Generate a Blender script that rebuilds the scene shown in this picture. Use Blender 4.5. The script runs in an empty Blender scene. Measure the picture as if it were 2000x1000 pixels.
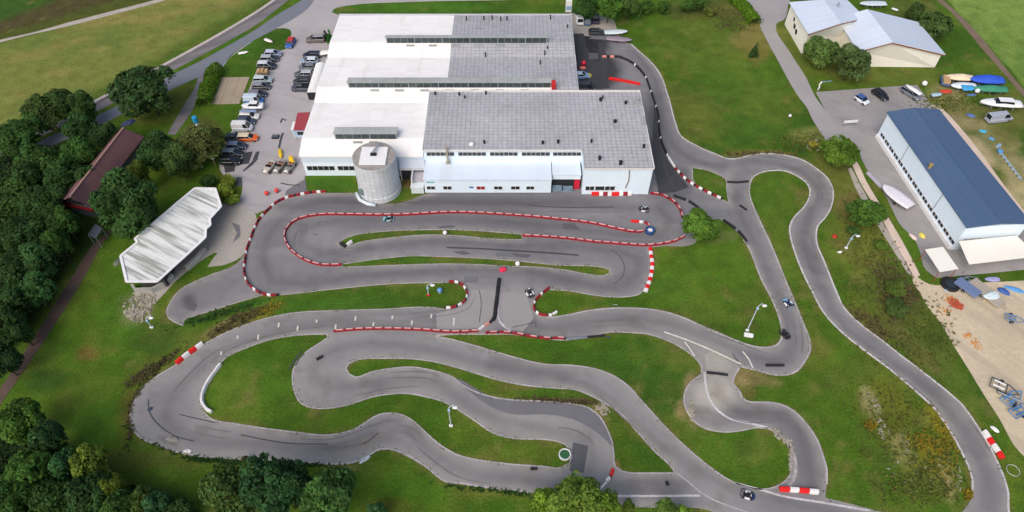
import bpy, bmesh, math, random
import numpy as np
from mathutils import Vector, Matrix, geometry
random.seed(7)
R = math.radians
scene = bpy.context.scene
COL = scene.collection
# ------------------------------------------------------------------ camera
F, PITCH, CH = 1360.0, R(50.2), 100.0
SP, CP = math.sin(PITCH), math.cos(PITCH)
def P(u, v, z=0.0):
    """ground (or height z) position of a point measured in the photograph"""
    a, b = u - 1000.0, 500.0 - v
    dx, dy, dz = a, b * SP + F * CP, b * CP - F * SP
    t = (z - CH) / dz
    return Vector((dx * t, dy * t, z))
def hgt(X, Y, v):
    k = (500.0 - v) / F
    return CH + Y * (k * CP - SP) / (CP + k * SP)
def to_px(X, Y, z=0.0):
    q = z - CH
    w = Y * CP - q * SP
    return 1000 + F * X / w, 500 - F * (Y * SP + q * CP) / w
cam = bpy.data.cameras.new('camera'); camo = bpy.data.objects.new('camera', cam); COL.objects.link(camo)
camo.location = (0, 0, CH); camo.rotation_euler = (R(90) - PITCH, 0, 0)
cam.sensor_width = 36; cam.lens = 36 * F / 2000; cam.clip_end = 8000; cam.clip_start = 0.5
scene.camera = camo
# ------------------------------------------------------------------ light
SUN_EL, SUN_AZ = 47, 210          # azimuth clockwise from north (+y)
w = bpy.data.worlds.new('World'); scene.world = w; w.use_nodes = True
nt = w.node_tree; bg = nt.nodes['Background']
sky = nt.nodes.new('ShaderNodeTexSky'); sky.sky_type = 'NISHITA'; sky.sun_disc = False
sky.sun_elevation = R(SUN_EL); sky.sun_rotation = R(SUN_AZ); sky.air_density = 1.0; sky.dust_density = 5.0; sky.ozone_density = 1.0
nt.links.new(sky.outputs[0], bg.inputs[0]); bg.inputs[1].default_value = 0.15
sl = bpy.data.lights.new('sun', 'SUN'); sl.energy = 1.1; sl.angle = R(60); sl.color = (1.0, 0.965, 0.92)
so = bpy.data.objects.new('sun', sl); COL.objects.link(so)
d = Vector((math.sin(R(SUN_AZ)) * math.cos(R(SUN_EL)), math.cos(R(SUN_AZ)) * math.cos(R(SUN_EL)), math.sin(R(SUN_EL))))
so.rotation_euler = d.to_track_quat('Z', 'Y').to_euler(); so.location = (0, 0, 150)
vs = scene.view_settings; vs.view_transform = 'Standard'; vs.look = 'None'; vs.gamma = 1; vs.exposure = 0.13
# ------------------------------------------------------------------ colour + materials
def S(r, g, b, k=0.9):
    f = lambda c: (c / 255 / 12.92 if c / 255 <= 0.04045 else ((c / 255 + 0.055) / 1.055) ** 2.4) * k
    return (f(r), f(g), f(b), 1.0)
MATS = {}
def mat(name, col, rough=0.8, n1=(0.15, 0.25), n2=(2.0, 0.2), metal=0.0, attr=None, grid=None, streak=None, bump=0.0, obj=False, spec=0.3, trans=0.0):
    if name in MATS: return MATS[name]
    m = bpy.data.materials.new(name); m.use_nodes = True
    T = m.node_tree; N = T.nodes; L = T.links
    bs = N['Principled BSDF']; bs.inputs['Roughness'].default_value = rough; bs.inputs['Metallic'].default_value = metal
    bs.inputs['Specular IOR Level'].default_value = spec
    if obj:
        tc = N.new('ShaderNodeTexCoord'); pos = tc.outputs['Object']
    else:
        g = N.new('ShaderNodeNewGeometry'); pos = g.outputs['Position']
    if attr:
        a = N.new('ShaderNodeAttribute'); a.attribute_name = attr; cur = a.outputs['Color']
        if col is not None:
            mx = N.new('ShaderNodeMix'); mx.data_type = 'RGBA'; mx.blend_type = 'MULTIPLY'; mx.inputs[0].default_value = 1
            mx.inputs[6].default_value = col; L.new(cur, mx.inputs[7]); cur = mx.outputs[2]
    else:
        rgb = N.new('ShaderNodeRGB'); rgb.outputs[0].default_value = col; cur = rgb.outputs[0]
    def mul(cur, fac_out):
        mx = N.new('ShaderNodeMix'); mx.data_type = 'RGBA'; mx.blend_type = 'MULTIPLY'; mx.inputs[0].default_value = 1
        L.new(cur, mx.inputs[6]); L.new(fac_out, mx.inputs[7]); return mx.outputs[2]
    nz = None
    for (sc, am) in (n1, n2):
        if am <= 0: continue
        nz = N.new('ShaderNodeTexNoise'); nz.inputs['Scale'].default_value = sc; nz.inputs['Detail'].default_value = 5; nz.inputs['Roughness'].default_value = 0.6
        L.new(pos, nz.inputs['Vector'])
        mr = N.new('ShaderNodeMapRange'); mr.inputs[1].default_value = 0.25; mr.inputs[2].default_value = 0.75
        mr.inputs[3].default_value = 1 - am; mr.inputs[4].default_value = 1 + am; L.new(nz.outputs[0], mr.inputs[0])
        cur = mul(cur, mr.outputs[0])
    if streak:   # (rot, long scale, cross scale, lo, hi, dark, strength)
        mp = N.new('ShaderNodeMapping'); mp.vector_type = 'POINT'; mp.inputs['Rotation'].default_value = (0, 0, streak[0])
        m2 = N.new('ShaderNodeMapping'); m2.inputs['Scale'].default_value = (streak[1], streak[2], 0.2)
        L.new(pos, mp.inputs[0]); L.new(mp.outputs[0], m2.inputs[0])
        n = N.new('ShaderNodeTexNoise'); n.inputs['Scale'].default_value = 1; n.inputs['Detail'].default_value = 4; L.new(m2.outputs[0], n.inputs['Vector'])
        mr = N.new('ShaderNodeMapRange'); mr.inputs[1].default_value = streak[3]; mr.inputs[2].default_value = streak[4]; mr.inputs[3].default_value = 0; mr.inputs[4].default_value = streak[6]
        L.new(n.outputs[0], mr.inputs[0])
        mx = N.new('ShaderNodeMix'); mx.data_type = 'RGBA'; L.new(mr.outputs[0], mx.inputs[0]); L.new(cur, mx.inputs[6]); mx.inputs[7].default_value = streak[5]
        cur = mx.outputs[2]
    if grid:     # (w, h, mortar, dark factor, uv?)
        br = N.new('ShaderNodeTexBrick'); br.offset = grid[5] if len(grid) > 5 else 0.0; br.inputs['Scale'].default_value = 1; br.inputs['Mortar Size'].default_value = grid[2]
        br.inputs['Mortar Smooth'].default_value = 0.6; br.inputs['Brick Width'].default_value = grid[0]; br.inputs['Row Height'].default_value = grid[1]
        v = 1.0; br.inputs['Color1'].default_value = (v, v, v, 1); br.inputs['Color2'].default_value = (0.93, 0.93, 0.93, 1); dk = grid[3]
        br.inputs['Mortar'].default_value = (dk, dk, dk, 1)
        if grid[4]:
            uv = N.new('ShaderNodeUVMap'); L.new(uv.outputs[0], br.inputs['Vector'])
        else: L.new(pos, br.inputs['Vector'])
        cur = mul(cur, br.outputs['Color'])
    L.new(cur, bs.inputs['Base Color'])
    if bump and nz:
        b = N.new('ShaderNodeBump'); b.inputs['Strength'].default_value = bump; b.inputs['Distance'].default_value = 0.3; L.new(nz.outputs[0], b.inputs['Height']); L.new(b.outputs[0], bs.inputs['Normal'])
    MATS[name] = m; return m
def paint(r, g, b, rough=0.35):
    return mat('paint_%d_%d_%d' % (r, g, b), S(r, g, b), rough, (0.8, 0.06), (6, 0.05), obj=True, spec=0.5)
M_glass = mat('dark_glass', S(38, 46, 54), 0.12, (0.6, 0.35), (3, 0.2), spec=0.6)
M_cglass = mat('car_glass', S(30, 36, 44), 0.1, (1, 0.1), (3, 0), obj=True, spec=0.6)
M_tyre = mat('tyre_rubber', S(32, 32, 34), 0.9, (2, 0.2), (8, 0.1), obj=True)
M_rim = mat('alloy_rim', S(150, 152, 156), 0.35, (2, 0.05), (8, 0), metal=0.6, obj=True)
M_lampw = mat('headlight_lens', S(225, 228, 230), 0.2, (2, 0.03), (8, 0), obj=True)
M_lampr = mat('taillight_lens', S(165, 28, 26), 0.25, (2, 0.05), (8, 0), obj=True)
M_steel = mat('galvanised_steel', S(168, 174, 180), 0.4, (1.5, 0.12), (8, 0.1), metal=0.5, obj=True)
M_black = mat('black_plastic', S(34, 35, 38), 0.6, (1, 0.2), (5, 0.15), obj=True)
M_white = mat('white_plastic', S(236, 236, 236), 0.5, (1, 0.06), (5, 0.05), obj=True)
M_red = mat('red_plastic', S(196, 40, 46), 0.5, (1, 0.12), (5, 0.1), obj=True)
M_pink = mat('painted_highlight_pink', S(216, 170, 168), 0.55, (1, 0.15), (5, 0.1), obj=True)  # pinkish highlight of the red barriers, put into the colour
M_conc = mat('weathered_concrete', S(172, 170, 164), 0.9, (0.4, 0.2), (3, 0.15))
# ------------------------------------------------------------------ object helpers
def tag(o, label=None, cat=None, group=None, kind=None):
    if label: o['label'] = label
    if cat: o['category'] = cat
    if group: o['group'] = group
    if kind: o['kind'] = kind
    return o
def empty(name, loc, rz=0.0, label=None, cat=None, group=None):
    o = bpy.data.objects.new(name, None); COL.objects.link(o); o.location = loc; o.rotation_euler = (0, 0, rz); o.empty_display_size = 0.5
    return tag(o, label, cat, group)
def kids(o): return [c for c in bpy.data.objects if c.parent == o]
def copy_tree(o, parent=None, km=None):
    if km is None:
        km = {}
        for c in bpy.data.objects:
            if c.parent: km.setdefault(c.parent.name, []).append(c)
    c = o.copy(); COL.objects.link(c); c.parent = parent
    for ch in km.get(o.name, []): copy_tree(ch, c, km)
    return c
class MB:
    def __init__(s): s.v = []; s.f = []
    def add(s, vs, fs):
        n = len(s.v); s.v += [tuple(x) for x in vs]; s.f += [tuple(i + n for i in f) for f in fs]; return s
    def box(s, x0, x1, y0, y1, z0, z1):
        return s.add([(x0, y0, z0), (x1, y0, z0), (x1, y1, z0), (x0, y1, z0), (x0, y0, z1), (x1, y0, z1), (x1, y1, z1), (x0, y1, z1)],
                     [(3, 2, 1, 0), (4, 5, 6, 7), (0, 1, 5, 4), (1, 2, 6, 5), (2, 3, 7, 6), (3, 0, 4, 7)])
    def loft(s, rings, cap=True, closed=True):
        n = len(rings[0]); vs = [p for r in rings for p in r]; fs = []
        for i in range(len(rings) - 1):
            for j in range(n if closed else n - 1):
                a, b = i * n + j, i * n + (j + 1) % n
                fs.append((a, b, b + n, a + n))
        if cap: fs.append(tuple(reversed(range(n)))); fs.append(tuple(range((len(rings) - 1) * n, len(rings) * n)))
        return s.add(vs, fs)
    def tube(s, pts, r, n=8, r1=None):
        pts = [Vector(p) for p in pts]; rings = []
        for i, p in enumerate(pts):
            t = (pts[min(i + 1, len(pts) - 1)] - pts[max(i - 1, 0)]).normalized()
            a = t.orthogonal().normalized() if abs(t.z) > 0.9 else Vector((-t.y, t.x, 0)).normalized(); b = t.cross(a)
            rr = r if r1 is None else r + (r1 - r) * i / (len(pts) - 1)
            rings.append([p + a * math.cos(k * 2 * math.pi / n) * rr + b * math.sin(k * 2 * math.pi / n) * rr for k in range(n)])
        return s.loft(rings)
    def prism(s, poly, z0, z1):
        n = len(poly); z0s = z0 if isinstance(z0, (list, tuple)) else [z0] * n; z1s = z1 if isinstance(z1, (list, tuple)) else [z1] * n
        a = sum(poly[i][0] * poly[(i + 1) % n][1] - poly[(i + 1) % n][0] * poly[i][1] for i in range(n))
        if a < 0: poly = poly[::-1]; z0s = z0s[::-1]; z1s = z1s[::-1]
        vs = [(p[0], p[1], z) for p, z in zip(poly, z0s)] + [(p[0], p[1], z) for p, z in zip(poly, z1s)]
        return s.add(vs, [tuple(reversed(range(n))), tuple(range(n, 2 * n))] + [(i, (i + 1) % n, (i + 1) % n + n, i + n) for i in range(n)])
    def slab(s, quad, t):
        """thick plate whose top is the given 3-D polygon"""
        n = len(quad); q = [Vector(p) for p in quad]
        nz = (q[1] - q[0]).cross(q[2] - q[0])
        if nz.z < 0: q = q[::-1]
        vs = q + [p - Vector((0, 0, t)) for p in q]
        return s.add(vs, [tuple(range(n)), tuple(reversed(range(n, 2 * n)))] + [(i, i + n, (i + 1) % n + n, (i + 1) % n) for i in range(n)])
    def ball(s, c, rx, ry, rz, nu=12, nv=8):
        rings = []
        for i in range(1, nv):
            t = math.pi * i / nv
            rings.append([(c[0] + rx * math.sin(t) * math.cos(a), c[1] + ry * math.sin(t) * math.sin(a), c[2] - rz * math.cos(t)) for a in [2 * math.pi * k / nu for k in range(nu)]])
        return s.loft(rings)
    def disc(s, c, r, h, n=20, axis='z', r1=None):
        r1 = r if r1 is None else r1; rings = []
        for (hh, rr) in ((-h / 2, r), (h / 2, r1)):
            ring = []
            for k in range(n):
                a = 2 * math.pi * k / n; x, y = rr * math.cos(a), rr * math.sin(a)
                ring.append((c[0] + x, c[1] + y, c[2] + hh) if axis == 'z' else (c[0] + y, c[1] + hh, c[2] + x) if axis == 'y' else (c[0] + hh, c[1] + x, c[2] + y))
            rings.append(ring)
        return s.loft(rings)
    def build(s, name, m, parent=None, off=None, smooth=False, bevel=0.0):
        me = bpy.data.meshes.new(name)
        vs = s.v if off is None else [(x - off[0], y - off[1], z - off[2]) for x, y, z in s.v]
        me.from_pydata(vs, [], s.f); me.update()
        bm = bmesh.new(); bm.from_mesh(me); bmesh.ops.recalc_face_normals(bm, faces=bm.faces); bm.to_mesh(me); bm.free()
        me.materials.append(m)
        o = bpy.data.objects.new(name, me); COL.objects.link(o); o.parent = parent
        if smooth: me.shade_smooth()
        if bevel:
            b = o.modifiers.new('bevel', 'BEVEL'); b.width = bevel; b.segments = 2; b.limit_method = 'ANGLE'
        return o
# ------------------------------------------------------------------ curves
def hermite(pts, sub=5, closed=True, corner=55):
    pts = [Vector((p[0], p[1])) for p in pts]; n = len(pts); out = []
    tan = []
    for i in range(n):
        if not closed and i in (0, n - 1):
            tan.append((pts[1] - pts[0]) if i == 0 else (pts[-1] - pts[-2])); continue
        a, b = pts[i] - pts[i - 1], pts[(i + 1) % n] - pts[i]
        ang = abs(math.degrees(a.angle(b, 0.0))) if a.length > 1e-6 and b.length > 1e-6 else 0
        tan.append(None if ang > corner else (a.normalized() + b.normalized()).normalized())
    for i in range(n if closed else n - 1):
        p, q = pts[i], pts[(i + 1) % n]; L = (q - p).length
        t0 = tan[i]; t1 = tan[(i + 1) % n]
        t0 = (q - p) if t0 is None else t0.normalized() * L; t1 = (q - p) if t1 is None else t1.normalized() * L
        k = max(1, min(sub, int(L / 0.8)))
        for j in range(k):
            s = j / k; s2, s3 = s * s, s * s * s
            out.append(p * (2 * s3 - 3 * s2 + 1) + t0 * (s3 - 2 * s2 + s) + q * (-2 * s3 + 3 * s2) + t1 * (s3 - s2))
    if not closed: out.append(pts[-1])
    return out
def PX(px, closed=True, sub=5, corner=55, z=0.0):
    return hermite([P(u, v, z) for u, v in px], sub, closed, corner)
def inside(xs, ys, poly):
    r = np.zeros(len(xs), bool); n = len(poly); j = n - 1
    for i in range(n):
        xi, yi, xj, yj = poly[i][0], poly[i][1], poly[j][0], poly[j][1]
        if yi != yj:
            c = ((yi > ys) != (yj > ys)) & (xs < (xj - xi) * (ys - yi) / (yj - yi) + xi); r ^= c
        j = i
    return r
# ------------------------------------------------------------------ numpy noise for surface colour
def vnoise(x, y, sc, seed):
    x = x / sc; y = y / sc; xi = np.floor(x).astype(np.int64); yi = np.floor(y).astype(np.int64); fx = x - xi; fy = y - yi
    fx = fx * fx * (3 - 2 * fx); fy = fy * fy * (3 - 2 * fy)
    def h(a, b):
        k = (a * 374761393 + b * 668265263 + seed * 1442695041) & 0x7fffffff
        k = ((k ^ (k >> 13)) * 1274126177) & 0x7fffffff; k = (k ^ (k >> 16))
        return (k & 0xffff) / 65535.0
    return (h(xi, yi) * (1 - fx) + h(xi + 1, yi) * fx) * (1 - fy) + (h(xi, yi + 1) * (1 - fx) + h(xi + 1, yi + 1) * fx) * fy
def fbm(x, y, sc, seed, o=4):
    r = 0; a = 1; t = 0
    for k in range(o): r = r + a * vnoise(x + 37 * k, y - 11 * k, sc / 2 ** k, seed + k); t += a; a *= 0.55
    return r / t
def lerp(c, col, m):
    return c * (1 - m[:, None]) + np.array(col[:3])[None] * m[:, None]
def sstep(a, b, x): t = np.clip((x - a) / (b - a), 0, 1); return t * t * (3 - 2 * t)
def set_color(me, arr):
    ca = me.color_attributes.new('surface', 'FLOAT_COLOR', 'POINT')
    buf = np.ones((len(arr), 4), np.float32); buf[:, :3] = arr; ca.data.foreach_set('color', buf.ravel())
# ------------------------------------------------------------------ outlines measured on the ground
TRACK = [(600,375),(560,385),(541,396),(524,411),(508,428),(497,448),(489,470),(482,488),(462,515),(425,532),(388,547),(360,561),(348,570),(334,588),(327,602),(325,612),(330,622),(342,630),(358,636),
 (360,627),(370,620),(410,608),(450,595),(490,583),(516,576),(550,576),(632,567),(700,560),(775,554),(875,552),(900,554),(910,566),(909,582),(890,599),(870,602),(852,601),(820,600),(750,604),(650,607),(575,611),(512,624),(450,646),
 (402,670),(370,692),(345,712),(310,733),(285,752),(265,780),(255,810),(258,835),(275,855),(310,870),(345,882),(390,891),(450,896),(520,898),(600,903),(655,906),(690,903),(720,890),(735,880),(760,877),(790,887),(830,910),(872,941),(900,944),(950,952),(1000,957),(1035,962),(1120,975),(1200,986),(1245,991),(1350,992),(1385,997),(1420,1018),(1500,1060),(1700,1090),(1900,1090),(1962,1060),(1974,1025),
 (1969,990),(1969,964),(1962,937),(1949,905),(1933,872),(1917,845),(1899,818),(1881,793),(1862,775),(1800,725),(1760,695),(1720,663),(1680,633),(1650,603),(1632,567),(1620,537),(1605,500),(1597,482),(1594,460),(1597,442),(1610,427),(1622,407),(1627,387),(1626,368),(1615,347),(1595,330),(1570,314),(1537,304),(1500,300),(1462,304),(1440,310),(1420,310),(1400,302),(1375,292),(1355,282),(1331,267),(1319,240),(1307,195),(1302,180),(1296,160),(1286,140),(1270,120),(1250,102),(1232,86),(1205,78),(1160,66),(1120,58),(1085,60),(1085,200),(900,300),(850,330),(842,378),(826,381),(800,391),(772,398),(702,386),(696,377),(640,377)]
I1 = [(663,478),(668,470),(680,463),(740,453),(830,449),(890,449),(950,452),(1020,458),(1019,468),(990,468),(950,466),(900,461),(830,459),(760,465),(700,474),(674,483)]
I2 = [(668,516),(740,506),(806,500),(850,501),(930,504),(1010,510),(1090,518),(1180,523),(1190,527),(1191,534),(1180,538),(1150,536),(1100,527),(1050,522),(990,520),(910,516),(840,516),(750,519),(670,522)]
L1 = [(434,706),(442,698),(480,680),(530,663),(570,656),(612,653),(639,653),(640,660),(625,670),(595,690),(580,707),(573,722),(571,740),(577,770),(588,788),(612,797),(655,796),(687,789),(725,776),(770,769),(800,769),(835,776),(862,783),(882,793),(925,820),(962,845),(1000,856),(1060,858),(1084,861),(1106,870),(1117,890),(1112,905),(1094,914),(1060,911),(1000,907),(975,904),(925,897),(890,887),(857,867),(832,845),(810,825),(787,811),(762,807),(740,810),(720,821),(697,836),(672,845),(637,850),(575,844),(525,838),(455,827),(416,820),(400,807),(393,795),(392,770),(400,750),(415,728)]
L2 = [(694,704),(760,700),(805,701),(850,707),(900,720),(932,730),(985,745),(1045,755),(1100,759),(1122,761),(1150,771),(1182,788),(1210,806),(1245,844),(1280,883),(1315,918),(1316,924),(1273,924),(1217,921),(1202,912),(1199,890),(1196,865),(1185,837),(1171,813),(1150,797),(1122,789),(1070,784),(1000,781),(970,777),(935,768),(900,750),(885,737),(832,721),(802,717),(762,720),(725,727),(695,737),(682,731),(676,720),(681,711)]
L3 = [(846,656),(870,654),(950,653),(1000,653),(1050,660),(1100,664),(1140,660),(1190,649),(1250,651),(1262,652),(1305,666),(1332,680),(1355,697),(1370,716),(1370,729),(1350,746),(1338,764),(1337,792),(1350,816),(1367,832),(1392,841),(1420,844),(1448,841),(1480,835),(1500,837),(1525,851),(1541,872),(1546,904),(1543,928),(1525,946),(1490,956),(1437,944),(1385,911),(1315,850),(1255,785),(1227,754),(1200,735),(1160,720),(1120,714),(1060,711),(1016,701),(970,688),(930,676),(890,665)]
R1 = [(1074,566),(1110,568),(1150,575),(1190,580),(1220,580),(1250,574),(1263,555),(1272,530),(1275,510),(1271,484),(1300,481),(1340,481),(1359,474),(1362,462),(1395,446),(1412,432),(1437,451),(1452,468),(1462,483),(1477,520),(1487,545),(1505,580),(1520,615),(1527,645),(1526,662),(1515,675),(1495,679),(1470,676),(1437,665),(1405,651),(1375,639),(1345,625),(1312,613),(1275,605),(1200,602),(1150,607),(1100,617),(1070,620),(1052,617),(1043,604),(1044,590),(1053,578)]
R2 = [(1465,358),(1470,347),(1487,337),(1512,333),(1537,335),(1557,344),(1575,357),(1582,372),(1580,387),(1570,405),(1555,420),(1545,435),(1542,450),(1545,467),(1555,500),(1570,537),(1587,571),(1605,605),(1625,630),(1650,654),(1700,693),(1740,723),(1770,748),(1802,776),(1825,798),(1843,823),(1861,851),(1879,885),(1892,912),(1899,937),(1898,968),(1886,992),(1868,1008),(1830,1018),(1760,1010),(1700,994),(1612,972),
 (1614,946),(1614,914),(1607,890),(1595,858),(1574,827),(1549,802),(1525,790),(1500,786),(1457,783),(1449,776),(1444,764),(1432,750),(1436,732),(1446,716),(1472,722),(1512,732),(1537,732),(1557,724),(1572,705),(1582,685),(1581,663),(1572,640),(1557,602),(1537,555),(1515,500),(1500,465),(1482,427),(1467,392),(1463,375)]
N1 = [(1352,328),(1375,331),(1400,340),(1417,350),(1419,368),(1423,396),(1412,391),(1392,381),(1357,358)]
PARK = [(430,138),(454,108),(496,78),(532,58),(552,55),(566,58),(569,68),(562,80),(558,96),(547,99),(514,106),(500,140),(486,176),(476,200),(468,226),(456,250),(442,274),(430,308),(433,338),(452,350),(474,358),(470,384),(458,400),(478,408),(500,418),(530,404),(562,384),(597,375),(595,345),(640,325),(700,200),(690,40),(666,31),(648,24),(652,18),(680,11),(800,4),(1032,-2),(1110,-10),(1110,-34),(640,-30),(612,-12),(556,36),(500,76),(440,122)]
APRON = [(430,398),(458,400),(478,408),(500,420),(489,468),(482,487),(470,503),(440,517),(405,522),(420,500),(425,495),(418,494),(397,507),(345,548),(318,577),(305,590),(270,586),(262,575),(300,540),(360,480),(400,430)]
ROADNW = [(625,-20),(600,18),(536,58),(496,79),(455,105),(427,135),(390,150),(335,175),(250,217),(190,247),(100,286),(25,328),(-60,368),(-60,345),(25,306),(95,268),(182,230),(235,204),(275,180),(345,142),(390,120),(450,87),(496,60),(540,30),(590,0),(615,-20)]
CYCLE = [(590,-18),(564,0),(500,49),(437,85),(340,137),(230,197),(180,222),(60,275),(-60,335),(-60,318),(60,262),(152,221),(225,181),(335,123),(425,73),(500,28),(540,1),(570,-22)]
FIELDP = [(-40,89),(0,78),(70,62),(130,45),(210,24),(310,-2),(350,-14),(366,-14),(325,0),(215,30),(130,52),(60,68),(0,83),(-40,94)]
GARAGEP = [(388,150),(398,147),(397,175),(384,200),(370,225),(342,264),(327,262),(344,232),(360,205),(376,180)]
SLABP = [(430,152),(488,151),(468,203),(411,204)]
ACCESS = [(1440,-12),(1450,3),(1477,30),(1486,55),(1519,118),(1560,190),(1575,209),(1587,234),(1601,256),(1620,285),(1650,290),(1640,258),(1615,220),(1593,190),(1574,151),(1546,107),(1516,47),(1532,38),(1541,4),(1552,-12)]
LOT = [(1593,180),(1686,173),(1791,166),(1819,205),(1880,290),(2060,520),(2010,526),(1829,543),(1809,528),(1795,487),(1784,465),(1759,440),(1742,408),(1721,368),(1705,350),(1685,316),(1669,280),(1650,270),(1637,256),(1615,221)]
SAND = [(1786,538),(1815,555),(1850,557),(1900,553),(2000,548),(2250,520),(2400,900),(2200,1100),(2100,1040),(2012,905),(1982,872),(1953,820),(1924,775),(1890,719),(1860,671),(1836,629),(1811,598),(1798,574),(1782,547)]
SIDEP = [(1819,205),(1834,206),(1860,232),(1905,285),(1960,360),(2040,460),(2100,520),(2060,522),(1880,292)]
DIRTW = [(192,467),(230,440),(216,456),(200,477),(160,550),(100,645),(27,752),(-10,806),(-60,870),(-60,835),(-2,762),(72,650),(135,550)]
FARP = [(1817,-14),(1829,0),(1851,18),(1917,94),(2000,190),(2080,285),(2096,285),(2000,176),(1967,137),(1901,55),(1843,0),(1830,-14)]
EASTYARD = [(1112,26),(1196,26),(1206,60),(1214,78),(1160,72),(1120,66),(1112,60)]
RUTA = [(1655,300),(1664,305),(1694,358),(1728,414),(1757,462),(1782,508),(1797,538),(1784,545),(1768,512),(1742,465),(1714,412),(1682,360)]
RUTB = [(1656,330),(1663,328),(1686,372),(1727,440),(1755,487),(1783,538),(1774,536),(1742,485),(1715,442),(1674,374)]
HOLES = [I1, I2, L1, L2, L3, R1, R2, N1]
LOOPS = {id(h): PX(h) for h in HOLES}
TRACKC = PX(TRACK)
from mathutils import kdtree
def make_kd(lines, closed=True, step=.5):
    pts = []
    for lp in lines:
        n = len(lp)
        for i in range(n if closed else n - 1):
            a, b = lp[i], lp[(i + 1) % n]; k = max(1, int((b - a).length / step)); pts += [a.lerp(b, j / k) for j in range(k)]
    kd = kdtree.KDTree(len(pts))
    for i, p in enumerate(pts): kd.insert((p.x, p.y, 0), i)
    kd.balance(); return kd
def kd_dist(kd, X, Y): return np.array([kd.find((x, y, 0))[2] for x, y in zip(X, Y)])
EDGE = make_kd([TRACKC] + [LOOPS[id(h)] for h in HOLES])
RACE = [[(1240,405),(1100,400),(900,395),(700,395),(600,400),(540,440),(515,500),(530,550),(600,553),(700,540),(850,530),(1000,525),(1100,545),(1200,560),(1240,540),(1245,505),(1200,490),(1000,480),(850,472),(720,487),(640,495),(590,480),(590,450),(640,435),(750,428),(1000,434),(1180,455),(1290,458),(1310,430),(1285,405)],
 [(1240,100),(1280,160),(1295,230),(1320,290),(1380,320),(1480,315),(1560,335),(1600,380),(1580,420),(1568,460),(1580,510),(1610,570),(1640,630),(1700,680),(1780,735),(1850,800),(1900,870),(1930,940),(1930,1000)],
 [(1440,340),(1440,400),(1470,470),(1500,540),(1530,600),(1545,660),(1540,700),(1500,705),(1420,675),(1330,640),(1250,625),(1150,630),(1060,640),(1000,610),(980,570)],
 [(940,580),(920,610),(800,630),(650,632),(520,655),(430,690),(370,740),(330,790),(330,830),(400,860),(520,868),(650,875),(730,855),(790,840),(840,880),(900,920),(1000,935),(1120,940),(1160,900),(1140,860),(1050,835),(960,815),(900,780),(840,745),(760,745),(690,755),(630,750),(610,720),(640,690),(720,672),(850,685),(960,715),(1080,735),(1160,760),(1230,820),(1290,870),(1370,920),(1450,955),(1560,985),(1660,1010)],
 [(1590,960),(1580,900),(1560,840),(1520,810),(1450,805),(1410,780),(1400,740)]]
RLINE = make_kd([PX(l, False) for l in RACE], False)
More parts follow.
